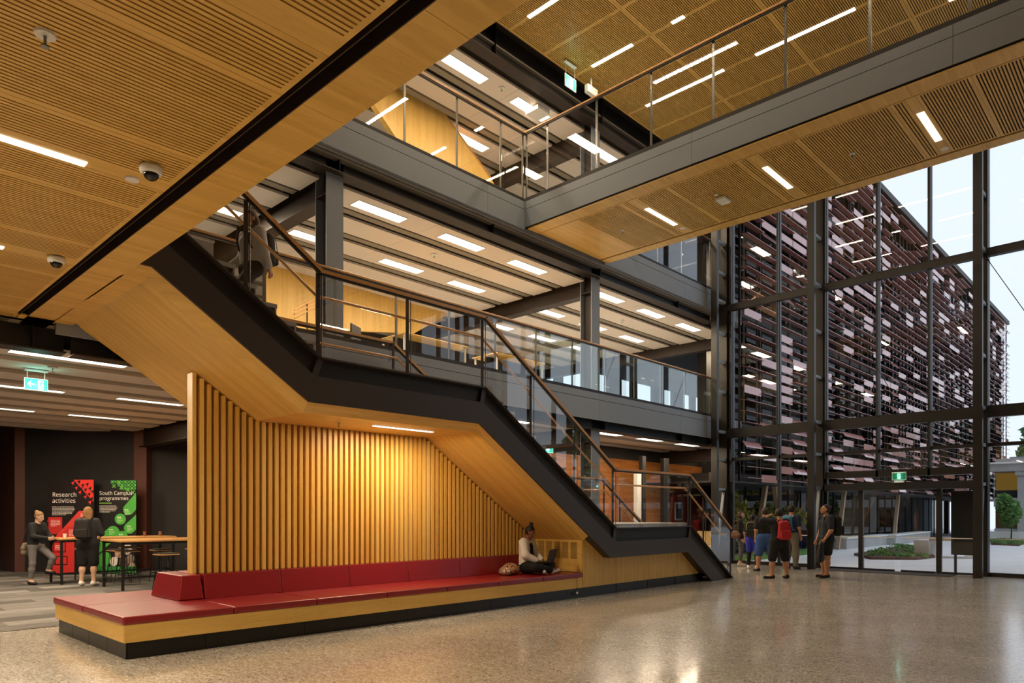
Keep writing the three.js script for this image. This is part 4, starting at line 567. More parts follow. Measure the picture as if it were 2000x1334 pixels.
for (const [x, z, t, w] of [[5.75, -15.6, 0.1, 'bench side of the long table, first from its open end'], [6.7, -15.5, -0.1, 'bench side of the long table, second from its open end'], [5.6, -17.5, 0.2, 'banner side of the long table, first from its open end'], [6.35, -17.55, 0, 'banner side of the long table, second from its open end'], [7.2, -17.6, 0.1, 'banner side of the long table, third from its open end'], [5.6, -18.15, 0, 'bench side of the table by the banners'], [7.6, -15.6, 0, 'bench side of the long table, third from its open end'], [6.3, -19.5, 0.1, 'second stool between the far table and green banner'], [5.3, -19.6, -0.2, 'first stool between the far table and red banner']]) barStool(x, z, t, w);
// ------------------------------------------------------------------ ceiling fittings
function domeCamera(px, py, label) { const p = onY(px, py, YC), o = thing('dome_camera', label, 'camera', undefined, V(p.x, YC - 0.001, p.z)); mesh('housing', new THREE.LatheGeometry([[0, 0], [0.075, 0], [0.08, -0.02], [0.078, -0.05], [0.06, -0.062], [0, -0.062]].reverse().map(([a, b]) => new THREE.Vector2(a, b)), 28), M.white, o); mesh('dome', new THREE.LatheGeometry([...Array(9)].map((_, i) => new THREE.Vector2(0.055 * Math.cos(i / 8 * Math.PI / 2), -0.06 - 0.05 * Math.sin(i / 8 * Math.PI / 2))).reverse(), 24), std({ color: '#15130f', roughness: 0.08 }), o); }
domeCamera(295, 324, 'white dome security camera in the low slatted ceiling beside a round sensor'); domeCamera(110, 502, 'white dome security camera in the low slatted ceiling near the seating area');
function disc(px, py, y, r, label, cat, drop) { const p = onY(px, py, y), o = thing(cat.replace(' ', '_'), label, cat, undefined, V(p.x, y - 0.001, p.z)); mesh('plate', new THREE.CylinderGeometry(r, r * 0.92, 0.012, 24).translate(0, -0.006, 0), M.white, o); if (drop) mesh('nozzle', [rod(V(0, -0.012, 0), V(0, -0.07, 0), 0.008, 8), new THREE.CylinderGeometry(0.022, 0.022, 0.006, 12).translate(0, -0.07, 0)], M.chrome, o); return o; }
disc(258, 349, YC, 0.055, 'flat round white sensor in the low slatted ceiling', 'ceiling sensor'); disc(88, 66, YC, 0.055, 'sprinkler with round white plate in the low slatted ceiling', 'sprinkler', true);
disc(662, 824, 2.93, 0.02, 'small sprinkler under the stair landing', 'sprinkler', true); disc(1333, 445, YB, 0.07, 'round white sensor in the bridge underside beside the first light', 'ceiling sensor'); disc(1845, 290, YB, 0.07, 'round white sensor in the bridge underside beside the last light', 'ceiling sensor'); disc(1216, 450, YB, 0.05, 'small sprinkler in the bridge underside', 'sprinkler', true); disc(1665, 300, YB, 0.05, 'small sprinkler in the middle of the bridge underside', 'sprinkler', true);
{ const p = onY(1412, 388, YB), o = thing('emergency_light', 'square white emergency light on the bridge underside', 'light', undefined, V(p.x, YB - 0.001, p.z)); mesh('case', RB(-0.16, 0.16, -0.07, 0, -0.11, 0.11, 0.025), M.white, o); mesh('side_sensor', new THREE.CylinderGeometry(0.04, 0.04, 0.03, 12).translate(-0.3, -0.015, 0), M.white, o); }
for (const [px, py, y, lb] of [[848, 497, 7.79, 'round smoke detector between the panel lights of the first floor ceiling'], [1215, 626, 7.79, 'round smoke detector in the first floor ceiling beyond the blue-grey column'], [103, 718, 3.89, 'round smoke detector beside the left arrow exit sign'], [980, 172, 11.79, 'round smoke detector in the second floor ceiling']]) disc(px, py, y, 0.075, lb, 'smoke detector', true);
{ const o = thing('duct_grille', 'white square ceiling grille in the second floor ceiling above the bridge corner', 'grille', undefined, onY(1050, 215, 11.79)); mesh('frame', RB(-0.22, 0.22, -0.12, 0, -0.22, 0.22, 0.02), M.white, o); }
// ------------------------------------------------------------------ things on the upper floors
{
  const poly2 = (pts, z) => pts.map(([px, py]) => { const v = onZ(px, py, z); return [v.x, v.y]; });
  const a = thing('plywood_partition', 'yellowish plywood partition on the first floor behind the grey column', 'partition'); const p1 = poly2([[520, 640], [809, 651], [893, 604], [893, 545], [520, 470]], -16.5); for (let i = 0; i < p1.length; i++) p1[i][1] = Math.max(p1[i][1], L1 + 0.01); mesh('panel', slabXY(p1, -16.5, -16.62), M.ply, a, { turn: true });
  const r = thing('back_stair_rail', 'oak handrails of the stair behind the first floor gallery', 'handrail'); for (const k of [0, 1, 2]) mesh('rail', rod(onZ(575, 605 + k * 8, -15.5), onZ(618, 583 + k * 8, -15.5), 0.022, 8), M.oak, r); mesh('post', rod(V(onZ(600, 600, -15.5).x, L1, -15.5), onZ(600, 594, -15.5), 0.02, 8), M.steel, r);
  const b = thing('plywood_stair_side', 'plywood clad stair side rising behind the second floor glass', 'stair'); const p2 = poly2([[700, 150], [733, 207], [773, 268], [905, 372], [1000, 420], [960, 350], [835, 176], [790, 110]], -13.8); mesh('panel', slabXY(p2, -13.8, -13.95), M.ply, b, { turn: true }); const e0 = onZ(835, 176, -13.8), e1 = onZ(960, 350, -13.8); mesh('handrail', bar(V(e0.x, e0.y, -13.87), V(e1.x, e1.y, -13.87), 0.18, 0.03), M.oak, b);
  const tab = (x, z, w, lb) => { const o = thing('work_table', lb, 'table', undefined, V(x, L1, z)); mesh('top', RB(-w / 2, w / 2, 0.72, 0.75, -0.45, 0.45, 0.012), M.ply, o); mesh('screen', B(-w / 2 + 0.05, w / 2 - 0.05, 0.42, 0.718, -0.02, 0.02), M.black, o); for (const sx of [-1, 1]) for (const sz of [-1, 1]) mesh('leg', B(sx * (w / 2 - 0.06) - 0.02, sx * (w / 2 - 0.06) + 0.02, 0.002, 0.72, sz * 0.38 - 0.02, sz * 0.38 + 0.02), M.white, o); };
  tab(10.4, -12.7, 1.9, 'rounded work table with timber edge on the first floor in front of the plywood partition'); tab(13.1, -12.6, 1.8, 'rounded work table with timber edge on the first floor left of the blue-grey column');
  const ch = (x, z, t, lb) => { const o = thing('office_chair', lb, 'chair', undefined, V(x, L1, z)); o.rotation.y = t; mesh('seat', RB(-0.24, 0.24, 0.44, 0.49, -0.24, 0.24, 0.02), M.black, o); mesh('backrest', RB(-0.23, 0.23, 0.55, 0.98, -0.27, -0.23, 0.018), M.black, o); mesh('stem', [rod(V(0, 0.06, 0), V(0, 0.44, 0), 0.025, 8), bar(V(0, 0.46, -0.22), V(0, 0.62, -0.26), 0.05, 0.02)], M.black, o); mesh('star_base', [0, 1, 2, 3, 4].map((k) => bar(V(0, 0.06, 0), V(0.28 * Math.cos(k * 1.257), 0.03, 0.28 * Math.sin(k * 1.257)), 0.04, 0.03)), M.black, o); };
  ch(9.05, -13.1, 0.5, 'black office chair beside the work table on the first floor'); ch(6.05, -12.3, 0.3, 'black office chair behind the first floor glass at the upper stair flight');
}
// ------------------------------------------------------------------ ground floor behind the stair
{
  const w = struct('wall_timber', 'orange timber veneer wall behind the stair on the ground floor', 'wall'), Z = -14.2;
  for (let x = 15.5; x < 27.4; x += 1.2) mesh('veneer_panel', B(x + 0.004, x + 1.196, 0.01, 3.5, Z, Z - 0.04), M.veneer, w); mesh('bulkhead', B(15.5, 27.5, 3.5, 3.9, Z, Z - 0.04), M.wallDark, w);
  const a = onZ(1313, 1000, Z + 0.1).x, b = onZ(1388, 1000, Z + 0.1).x; const r = struct('wall_red', 'orange red painted wall section behind the stair', 'wall'); mesh('wall', B(a, b + 1, 0.01, 2.35, Z + 0.1, Z + 0.01), M.wallRed, r);
  const p0 = onZ(1318, 981, Z + 0.12), p1 = onZ(1333, 1016, Z + 0.12); const f = thing('framed_print', 'white framed dark print on the orange red wall', 'picture', undefined, V((p0.x + p1.x) / 2, (p0.y + p1.y) / 2, Z + 0.105)); mesh('frame', RB(-(p1.x - p0.x) / 2, (p1.x - p0.x) / 2, -(p0.y - p1.y) / 2, (p0.y - p1.y) / 2, 0, 0.03, 0.006), M.white, f); printed('print', canvasTex(128, 256, (g, W, H) => { g.fillStyle = '#14171a'; g.fillRect(0, 0, W, H); let s = 9; g.fillStyle = '#c9cdd0'; for (let i = 0; i < 260; i++) { s = (s * 1103515245 + 12345) & 0x7fffffff; const x = s % W; s = (s * 1103515245 + 12345) & 0x7fffffff; const y = s % H; g.fillRect(x, y, 3 + s % 4, 2 + s % 3); } }), (p1.x - p0.x) * 0.72, (p0.y - p1.y) * 0.82, f, 0, 0, 0.032);
  for (const [px, pw, m, lb, nm] of [[1255, 7, M.steelDark, 'dark square post in front of the veneer wall', 'post'], [1297, 10, M.steelDark, 'dark post beside the orange red wall', 'post'], [1245, 8, M.white, 'slim white post in front of the veneer wall', 'post']]) { const c = onZ(px, 1000, Z + 1.4), q = onZ(px + pw, 1000, Z + 1.4); const o = thing('square_post', lb, 'post'); mesh(nm, RB(c.x, q.x, 0.004, m === M.white ? 2.9 : 3.5, Z + 1.25, Z + 1.4, 0.01), m, o); mesh('base_plate', B(c.x - 0.05, q.x + 0.05, 0.003, 0.02, Z + 1.2, Z + 1.45), M.steelDark, o); }
  const s = thing('lounge_chair', 'cream lounge chair with wire legs beyond the stair foot', 'chair', undefined, V(22.4, 0, -12.25)); mesh('seat', RB(-0.5, 0.5, 0.36, 0.52, -0.4, 0.4, 0.07, 4), std({ color: '#d8c08a', roughness: 0.8 }), s); mesh('backrest', RB(0.34, 0.5, 0.5, 1.0, -0.4, 0.4, 0.07, 4), std({ color: '#d8c08a', roughness: 0.8 }), s); mesh('leg', [rod(V(-0.4, 0.37, -0.3), V(-0.45, 0.004, -0.34), 0.01, 6), rod(V(0.4, 0.37, -0.3), V(0.45, 0.004, -0.34), 0.01, 6), rod(V(-0.4, 0.37, 0.3), V(-0.45, 0.004, 0.34), 0.01, 6), rod(V(0.4, 0.37, 0.3), V(0.45, 0.004, 0.34), 0.01, 6)], M.black, s);
}
// ------------------------------------------------------------------ people: smooth distance fields meshed with surface nets
const cap = (a, b, ra, rb = ra) => ({ a, b, ra, rb }), ell = (c, r) => ({ c, r });
function sdPrim(p, x, y, z) {
  if (p.c) { const u = (x - p.c.x) / p.r[0], v = (y - p.c.y) / p.r[1], w = (z - p.c.z) / p.r[2]; return (Math.sqrt(u * u + v * v + w * w) - 1) * Math.min(...p.r); }
  const dx = p.b.x - p.a.x, dy = p.b.y - p.a.y, dz = p.b.z - p.a.z, ex = x - p.a.x, ey = y - p.a.y, ez = z - p.a.z, L = dx * dx + dy * dy + dz * dz || 1e-9; let t = (ex * dx + ey * dy + ez * dz) / L; t = t < 0 ? 0 : t > 1 ? 1 : t;
  const fx = ex - dx * t, fy = ey - dy * t, fz = ez - dz * t; return Math.sqrt(fx * fx + fy * fy + fz * fz) - (p.ra + (p.rb - p.ra) * t);
}
function field(prims, k, cuts) { return (x, y, z) => { let d = 1e9; for (const p of prims) { const e = sdPrim(p, x, y, z), h = Math.max(k - Math.abs(d - e), 0) / k; d = Math.min(d, e) - h * h * k * 0.25; } if (cuts) for (const c of cuts) d = Math.max(d, c(x, y, z)); return d; }; }
function netMesh(prims, k, cell, cuts) {
  const lo = V(1e9, 1e9, 1e9), hi = V(-1e9, -1e9, -1e9); for (const p of prims) for (const [q, r] of p.c ? [[p.c, Math.max(...p.r)]] : [[p.a, p.ra], [p.b, p.rb]]) { lo.min(V(q.x - r, q.y - r, q.z - r)); hi.max(V(q.x + r, q.y + r, q.z + r)); }
  lo.subScalar(cell * 2 + k * 0.3); hi.addScalar(cell * 2 + k * 0.3); const nx = Math.ceil((hi.x - lo.x) / cell) + 1, ny = Math.ceil((hi.y - lo.y) / cell) + 1, nz = Math.ceil((hi.z - lo.z) / cell) + 1, f = field(prims, k, cuts), D = new Float32Array(nx * ny * nz), at = (i, j, l) => i + nx * (j + ny * l);
  for (let l = 0; l < nz; l++) for (let j = 0; j < ny; j++) for (let i = 0; i < nx; i++) D[at(i, j, l)] = f(lo.x + i * cell, lo.y + j * cell, lo.z + l * cell);
  const id = new Int32Array(nx * ny * nz).fill(-1), pos = [], idx = [], E = [[0, 1], [2, 3], [4, 5], [6, 7], [0, 2], [1, 3], [4, 6], [5, 7], [0, 4], [1, 5], [2, 6], [3, 7]];
  for (let l = 0; l < nz - 1; l++) for (let j = 0; j < ny - 1; j++) for (let i = 0; i < nx - 1; i++) {
    const v = []; let m = 0; for (let q = 0; q < 8; q++) { v[q] = D[at(i + (q & 1), j + (q >> 1 & 1), l + (q >> 2))]; if (v[q] < 0) m |= 1 << q; } if (m === 0 || m === 255) continue;
    let x = 0, y = 0, z = 0, n = 0; for (const [a, b] of E) if ((v[a] < 0) !== (v[b] < 0)) { const t = v[a] / (v[a] - v[b]); x += (a & 1) + t * ((b & 1) - (a & 1)); y += (a >> 1 & 1) + t * ((b >> 1 & 1) - (a >> 1 & 1)); z += (a >> 2) + t * ((b >> 2) - (a >> 2)); n++; }
    id[at(i, j, l)] = pos.length / 3; pos.push(lo.x + (i + x / n) * cell, lo.y + (j + y / n) * cell, lo.z + (l + z / n) * cell);
  }
  const quad = (a, b, c, d, s) => { if (a < 0 || b < 0 || c < 0 || d < 0) return; s ? idx.push(a, b, c, a, c, d) : idx.push(a, c, b, a, d, c); };
  for (let l = 1; l < nz - 1; l++) for (let j = 1; j < ny - 1; j++) for (let i = 1; i < nx - 1; i++) { const s = D[at(i, j, l)] < 0;
    if (s !== D[at(i + 1, j, l)] < 0) quad(id[at(i, j - 1, l - 1)], id[at(i, j, l - 1)], id[at(i, j, l)], id[at(i, j - 1, l)], s);
    if (s !== D[at(i, j + 1, l)] < 0) quad(id[at(i - 1, j, l - 1)], id[at(i - 1, j, l)], id[at(i, j, l)], id[at(i, j, l - 1)], s);
    if (s !== D[at(i, j, l + 1)] < 0) quad(id[at(i - 1, j - 1, l)], id[at(i, j - 1, l)], id[at(i, j, l)], id[at(i - 1, j, l)], s); }
  const g = new THREE.BufferGeometry(); g.setAttribute('position', new THREE.Float32BufferAttribute(pos, 3)); g.setIndex(idx); g.computeVertexNormals(); g.setAttribute('uv', new THREE.BufferAttribute(new Float32Array(pos.length / 3 * 2), 2)); return g;
}
const REST = { head: [0, 1.625, 0.015], neck: [0, 1.46, -0.015], chest: [0, 1.30, 0], waist: [0, 1.08, 0], hips: [0, 0.95, 0], shL: [0.18, 1.415, -0.01], shR: [-0.18, 1.415, -0.01], elL: [0.235, 1.14, -0.03], elR: [-0.235, 1.14, -0.03], wrL: [0.24, 0.90, 0.05], wrR: [-0.24, 0.90, 0.05], hpL: [0.095, 0.92, 0], hpR: [-0.095, 0.92, 0], knL: [0.115, 0.50, 0.02], knR: [-0.115, 0.50, 0.02], anL: [0.125, 0.09, -0.02], anR: [-0.125, 0.09, -0.02], toL: [0.15, 0.035, 0.14], toR: [-0.15, 0.035, 0.14] };
const SKIN = { pale: '#cfa68c', tan: '#b07f60', brown: '#7f5138' };
function handPrims(w, dir, curl, side) { // palm and five bent fingers leaving the wrist along dir
  const d = dir.clone().normalize(), n = V(side * -1, 0, 0.25).addScaledVector(d, -V(side * -1, 0, 0.25).dot(d)).normalize(), s = d.clone().cross(n).normalize(), P = [];
  const at = (a, b, c) => w.clone().addScaledVector(d, a).addScaledVector(s, b).addScaledVector(n, c);
  for (const q of [-0.022, 0, 0.022]) P.push(cap(at(0.005, q * 0.6, 0), at(0.085, q, 0), 0.015, 0.014));
  [[-0.031, 0.055], [-0.011, 0.072], [0.010, 0.068], [0.030, 0.055]].forEach(([q, L]) => { const k1 = at(0.088, q, 0.0), k2 = at(0.088 + L * 0.55 * Math.cos(curl), q * 1.05, L * 0.55 * Math.sin(curl)), k3 = at(0.088 + L * (0.55 * Math.cos(curl) + 0.45 * Math.cos(curl * 2.2)), q * 1.05, L * (0.55 * Math.sin(curl) + 0.45 * Math.sin(curl * 2.2))); P.push(cap(k1, k2, 0.0088, 0.0082), cap(k2, k3, 0.0082, 0.0072)); });
  P.push(cap(at(0.02, -0.028, 0.004), at(0.055, -0.05, 0.02), 0.0115, 0.0098), cap(at(0.055, -0.05, 0.02), at(0.085, -0.052, 0.036), 0.0098, 0.0082)); return P;
}
function person(o) {
  const J = {}; for (const k in REST) J[k] = V(...(o.pose?.[k] ?? REST[k])); const sk = std({ color: SKIN[o.skin || 'pale'], roughness: 0.55 }), cloth = (c) => std({ color: c, roughness: 0.85 });
  const t = thing('person', o.label, 'person', undefined, o.at); t.rotation.y = o.turn; const S = o.h / 1.75; t.scale.setScalar(S); const bulk = o.bulk ?? 1;
  const mid = (a, b, u) => a.clone().lerp(b, u), side = V(J.shL.x - J.shR.x, J.shL.y - J.shR.y, J.shL.z - J.shR.z).normalize();
  const torso = (e) => { const P = []; for (const s of [-1, 1]) P.push(cap(J.chest.clone().addScaledVector(side, s * 0.085 * bulk), J.waist.clone().addScaledVector(side, s * 0.062 * bulk), 0.105 * bulk + e, 0.096 * bulk + e), cap(J.waist.clone().addScaledVector(side, s * 0.062 * bulk), J.hips.clone().addScaledVector(side, s * 0.075 * bulk), 0.096 * bulk + e, 0.108 * bulk + e)); P.push(cap(mid(J.shL, J.shR, 0.16), mid(J.shL, J.shR, 0.84), 0.068 + e)); return P; };
  const arm = (X, e, u = 2) => { const sh = J['sh' + X], el = J['el' + X], wr = J['wr' + X], P = [cap(sh, mid(sh, el, Math.min(1, u)), 0.055 * bulk + e, (0.055 - 0.013 * Math.min(1, u)) * bulk + e)]; if (u > 1) P.push(cap(el, mid(el, wr, u - 1), 0.042 * bulk + e, (0.042 - 0.015 * (u - 1)) * bulk + e)); return P; };
  const leg = (X, e, u = 2) => { const hp = J['hp' + X], kn = J['kn' + X], an = J['an' + X], P = [cap(hp, mid(hp, kn, Math.min(1, u)), 0.088 * bulk + e, (0.088 - 0.03 * Math.min(1, u)) * bulk + e)]; if (u > 1) { const m = mid(kn, an, 0.35 * Math.min(1, u - 1)); P.push(cap(kn, mid(kn, an, Math.min(u - 1, 0.35)), 0.056 * bulk + e, 0.057 * bulk + e)); if (u > 1.35) P.push(cap(mid(kn, an, 0.35), mid(kn, an, u - 1), 0.057 * bulk + e, (0.057 - 0.02 * (u - 1.35) / 0.65) * bulk + e)); } return P; };
  const fwd = V(Math.sin(o.look?.[0] ?? 0), o.look?.[1] ?? 0, Math.cos(o.look?.[0] ?? 0)).normalize(), hs = V(0, 1, 0).cross(fwd).normalize(), hu = fwd.clone().cross(hs), H = (a, b, c) => J.head.clone().addScaledVector(hs, a).addScaledVector(hu, b).addScaledVector(fwd, c);
  const headP = [ell(J.head, [0.078, 0.105, 0.09]), cap(H(0, -0.055, 0.03), H(0, -0.085, 0.05), 0.05, 0.035), cap(H(0, 0.015, 0.08), H(0, -0.025, 0.105), 0.010, 0.016), cap(H(0, -0.058, 0.082), H(0, -0.058, 0.084), 0.018), cap(H(0.079, 0.01, 0), H(0.08, -0.02, 0.004), 0.014), cap(H(-0.079, 0.01, 0), H(-0.08, -0.02, 0.004), 0.014), cap(H(0, -0.04, -0.02), J.neck, 0.052, 0.058)];
  const body = [...torso(-0.012), ...arm('L', 0), ...arm('R', 0), ...leg('L', 0), ...leg('R', 0), cap(J.neck, H(0, -0.05, -0.01), 0.058, 0.05), cap(J.anL, J.toL, 0.036, 0.028), cap(J.anR, J.toR, 0.036, 0.028)];
  const hands = []; for (const X of ['L', 'R']) { const wr = J['wr' + X], el = J['el' + X], d = o.handDir?.[X] ? V(...o.handDir[X]) : wr.clone().sub(el); hands.push(netMesh([...handPrims(wr, d, o.curl ?? 0.5, X === 'L' ? 1 : -1), cap(mid(el, wr, 0.9), wr, 0.026 * bulk, 0.023)], 0.012, 0.006)); }
  mesh('body', [netMesh(body, 0.05, 0.017), netMesh(headP, 0.022, 0.009), ...hands], sk, t, { keepUV: true });
  mesh('eyes', [1, -1].map((s) => new THREE.SphereGeometry(0.011, 8, 6).translate(...H(s * 0.03, 0.008, 0.079).toArray())), std({ color: '#1c1512', roughness: 0.3 }), t, { keepUV: true }); mesh('brows', [1, -1].map((s) => rod(H(s * 0.016, 0.03, 0.086), H(s * 0.046, 0.031, 0.074), 0.005, 5)), std({ color: o.hair.color, roughness: 0.8 }), t); mesh('mouth', rod(H(-0.02, -0.052, 0.094), H(0.02, -0.052, 0.094), 0.005, 5), std({ color: '#8a4a40', roughness: 0.6 }), t);
  const face = (x, y, z) => { const q = V(x, y, z).sub(J.head); const f = q.dot(fwd), u = q.dot(hu); return Math.min(0.055, f - 0.018 - Math.max(0, u - 0.02) * 1.1); };
  const hairP = [ell(H(0, 0.016, -0.012), [0.09, 0.112, 0.102])]; if (o.hair.bun) hairP.push(ell(H(0, o.hair.bun === 'top' ? 0.155 : 0.09, o.hair.bun === 'top' ? -0.03 : -0.10), [0.042, 0.04, 0.042])); if (o.hair.tail) hairP.push(cap(H(0, 0.03, -0.10), H(0, -0.13, -0.12), 0.03, 0.016)); if (o.hair.long) for (const s of [-1, 0, 1]) hairP.push(cap(H(s * 0.05, -0.02, -0.05), H(s * 0.055, -o.hair.long, -0.075), 0.05, 0.03));
  mesh('hair', netMesh(hairP, 0.03, 0.010, [face]), std({ color: o.hair.color, roughness: 0.65 }), t, { keepUV: true });
  const hem = (o.top.hem ?? 0.9), cut = o.seated ? [] : [(x, y) => hem - y];
  mesh('top', netMesh([...torso(0.014), ...arm('L', o.top.loose ?? 0.016, o.top.sleeve), ...arm('R', o.top.loose ?? 0.016, o.top.sleeve), ...(o.top.hood ? [cap(J.neck.clone().add(V(-0.06, 0, -0.06)), J.neck.clone().add(V(0.06, 0, -0.06)), 0.05)] : [])], 0.045, 0.016, [...cut, (x, y, z) => 0.085 - Math.hypot(x - J.neck.x, (y - J.neck.y - 0.05) * 0.9, z - J.neck.z)]), cloth(o.top.color), t, { keepUV: true });
  if (o.vest) mesh('undershirt', netMesh([cap(J.chest.clone().add(V(0, 0.04, 0.04)), J.waist.clone().add(V(0, 0, 0.05)), 0.10, 0.11)], 0.03, 0.014), cloth(o.vest), t, { keepUV: true });
  const e = o.bottom.loose ?? 0.014, pel = [cap(J.hpL.clone().lerp(J.hips, 0.3), J.hpR.clone().lerp(J.hips, 0.3), 0.112 * bulk + e)];
  mesh('bottoms', netMesh([...pel, ...leg('L', e, o.bottom.len), ...leg('R', e, o.bottom.len)], 0.04, 0.016), cloth(o.bottom.color), t, { keepUV: true });
  if (o.under) mesh('leggings', netMesh([...leg('L', 0.008, 1.9), ...leg('R', 0.008, 1.9)], 0.03, 0.016), cloth(o.under), t, { keepUV: true });
  for (const X of ['L', 'R']) { const an = J['an' + X], to = J['to' + X], d = to.clone().sub(an).setY(0).normalize(); mesh('shoe', netMesh([cap(an.clone().addScaledVector(d, -0.035).add(V(0, -0.035, 0)), to, 0.046, 0.036), cap(an.clone().add(V(0, -0.02, 0)), an.clone().add(V(0, 0.0, 0)), 0.046, 0.044)], 0.03, 0.011, o.seated || o.raised === X ? [] : [(x, y) => 0.003 - y]), cloth(X === 'R' && o.shoes2 ? o.shoes2 : o.shoes), t, { keepUV: true }); if (o.socks) mesh('sock', netMesh([cap(an, mid(an, J['kn' + X], 0.28), 0.042, 0.046)], 0.01, 0.011), cloth(o.socks), t, { keepUV: true }); }
  return t;
}
function backpack(p, at, turn, color, label, opt = {}) { // worn on a back: at is the middle of the back panel, local +z points away from the wearer
  const o = thing('backpack', label, 'backpack', undefined, at), m = std({ color, roughness: 0.75 }), q = std({ color: opt.second || color, roughness: 0.8 }); o.rotation.y = turn; const s = opt.size || 1;
  const body = new RoundedBoxGeometry(0.31 * s, 0.46 * s, 0.17 * s, 5, 0.075 * s); { const v = body.attributes.position; for (let i = 0; i < v.count; i++) { const y = v.getY(i) / (0.23 * s); v.setX(i, v.getX(i) * (1 - 0.12 * Math.max(0, y))); v.setZ(i, v.getZ(i) * (1 - 0.15 * y)); } body.computeVertexNormals(); } body.translate(0, 0, 0.1 * s); const bb = mesh('bag_body', body, m, o, { keepUV: true });
  mesh('front_pocket', new RoundedBoxGeometry(0.25 * s, 0.2 * s, 0.07 * s, 4, 0.03 * s).translate(0, -0.1 * s, 0.2 * s), q, bb, { keepUV: true }); mesh('zip', tube([V(-0.12 * s, -0.02 * s, 0.205 * s), V(-0.11 * s, 0.16 * s, 0.17 * s), V(0, 0.2 * s, 0.165 * s), V(0.11 * s, 0.16 * s, 0.17 * s), V(0.12 * s, -0.02 * s, 0.205 * s)], 0.005, 24, 5), std({ color: opt.zip || '#0a0a0a', roughness: 0.5 }), bb, { keepUV: true });
  mesh('carry_loop', tube([V(-0.03, 0.22 * s, 0.04), V(0, 0.27 * s, 0.04), V(0.03, 0.22 * s, 0.04)], 0.008, 12, 6), m, o, { keepUV: true });
  for (const x of [-0.11, 0.11]) mesh('strap', tube([V(x * s, 0.18 * s, 0.03), V(x * 1.05, 0.235 * s, -0.06), V(x * 1.1, 0.19 * s, -0.24), V(x * 1.15, -0.03, -0.25), V(x * 1.3, -0.16, -0.1), V(x * s, -0.18 * s, 0.03)], 0.016, 30, 6), q, o, { keepUV: true });
  if (opt.badge) mesh('badge', B(-0.05, 0.05, -0.12, -0.085, 0.236 * s, 0.239 * s), std({ color: opt.badge, roughness: 0.5 }), o); return o;
}
const toward = (dx, dz) => Math.atan2(dx, dz), RIGHT = toward(ST, CT), LEFT = toward(-ST, -CT), AWAY = toward(CT, -ST);
const local = (at, turn, x, y, z) => at.clone().add(V(x, y, z).applyAxisAngle(V(0, 1, 0), turn));
{ // two women at the high tables
  const a = V(4.12, 0.005, -18.85), ta = RIGHT - 0.15;
  person({ label: 'woman in black top and grey leggings leaning on the high table end', at: a, turn: ta, h: 1.68, skin: 'pale', hair: { color: '#7a5a36', bun: 'back' }, look: [0.1, -0.35], raised: 'L', top: { color: '#0d0d0e', sleeve: 1.95, hem: 0.93 }, bottom: { color: '#6e6a6a', len: 1.85, loose: 0.008 }, shoes: '#1b1b1d', curl: 0.9,
    pose: { head: [0, 1.60, 0.10], neck: [0, 1.44, 0.05], chest: [0, 1.28, 0.03], shL: [0.17, 1.39, 0.05], shR: [-0.17, 1.39, 0.05], elL: [0.23, 1.14, 0.14], elR: [-0.22, 1.13, 0.14], wrL: [0.10, 1.10, 0.36], wrR: [-0.06, 1.10, 0.36], knL: [0.14, 0.62, 0.34], anL: [0.14, 0.32, 0.20], toL: [0.15, 0.27, 0.36] } });
  const bag = thing('shoulder_bag', 'grey beige shoulder bag hanging behind the woman in grey leggings', 'bag', undefined, local(a, ta, -0.02, 0.82, -0.2)); bag.rotation.y = ta; mesh('bag_body', netMesh([cap(V(-0.09, -0.1, 0), V(0.09, -0.1, 0), 0.065), cap(V(-0.07, 0.08, 0), V(0.07, 0.08, 0), 0.05), cap(V(-0.11, 0, 0), V(0.11, 0, 0), 0.05)], 0.06, 0.012), std({ color: '#6f6353', roughness: 0.8 }), bag, { keepUV: true }); mesh('strap', tube([V(-0.1, 0.15, 0), V(-0.12, 0.42, 0.1), V(-0.06, 0.58, 0.26), V(0.08, 0.5, 0.16), V(0.1, 0.15, 0)], 0.012, 30, 6), std({ color: '#2b2420', roughness: 0.7 }), bag, { keepUV: true });
  const b = V(4.86, 0.005, -17.72), tb = AWAY + 0.15;
  person({ label: 'woman with long blond hair seen from behind at the high table', at: b, turn: tb, h: 1.76, skin: 'pale', hair: { color: '#8a6236', long: 0.24 }, look: [0.25, -0.1], top: { color: '#22242a', sleeve: 0.95, hem: 0.84, loose: 0.028 }, bottom: { color: '#0b0b0c', len: 0.98, loose: 0.045 }, shoes: '#e4e0d8', curl: 0.9, pose: { elL: [0.26, 1.14, 0.06], wrL: [0.14, 1.10, 0.28], elR: [-0.26, 1.14, 0.06], wrR: [-0.16, 1.10, 0.28] } });
  backpack(null, local(b, tb, 0, 1.27, -0.135), tb + Math.PI, '#1a1513', 'dark brown backpack of the woman with long blond hair');
  const c = thing('paper_cup', 'small cup on the table end between the two women', 'cup', undefined, V(4.62, 1.051, -18.55)); mesh('cup', new THREE.LatheGeometry([[0, 0], [0.03, 0], [0.04, 0.1], [0.037, 0.1], [0.027, 0.006], [0, 0.006]].map(([x, y]) => new THREE.Vector2(x, y)), 18), M.white, c);
}
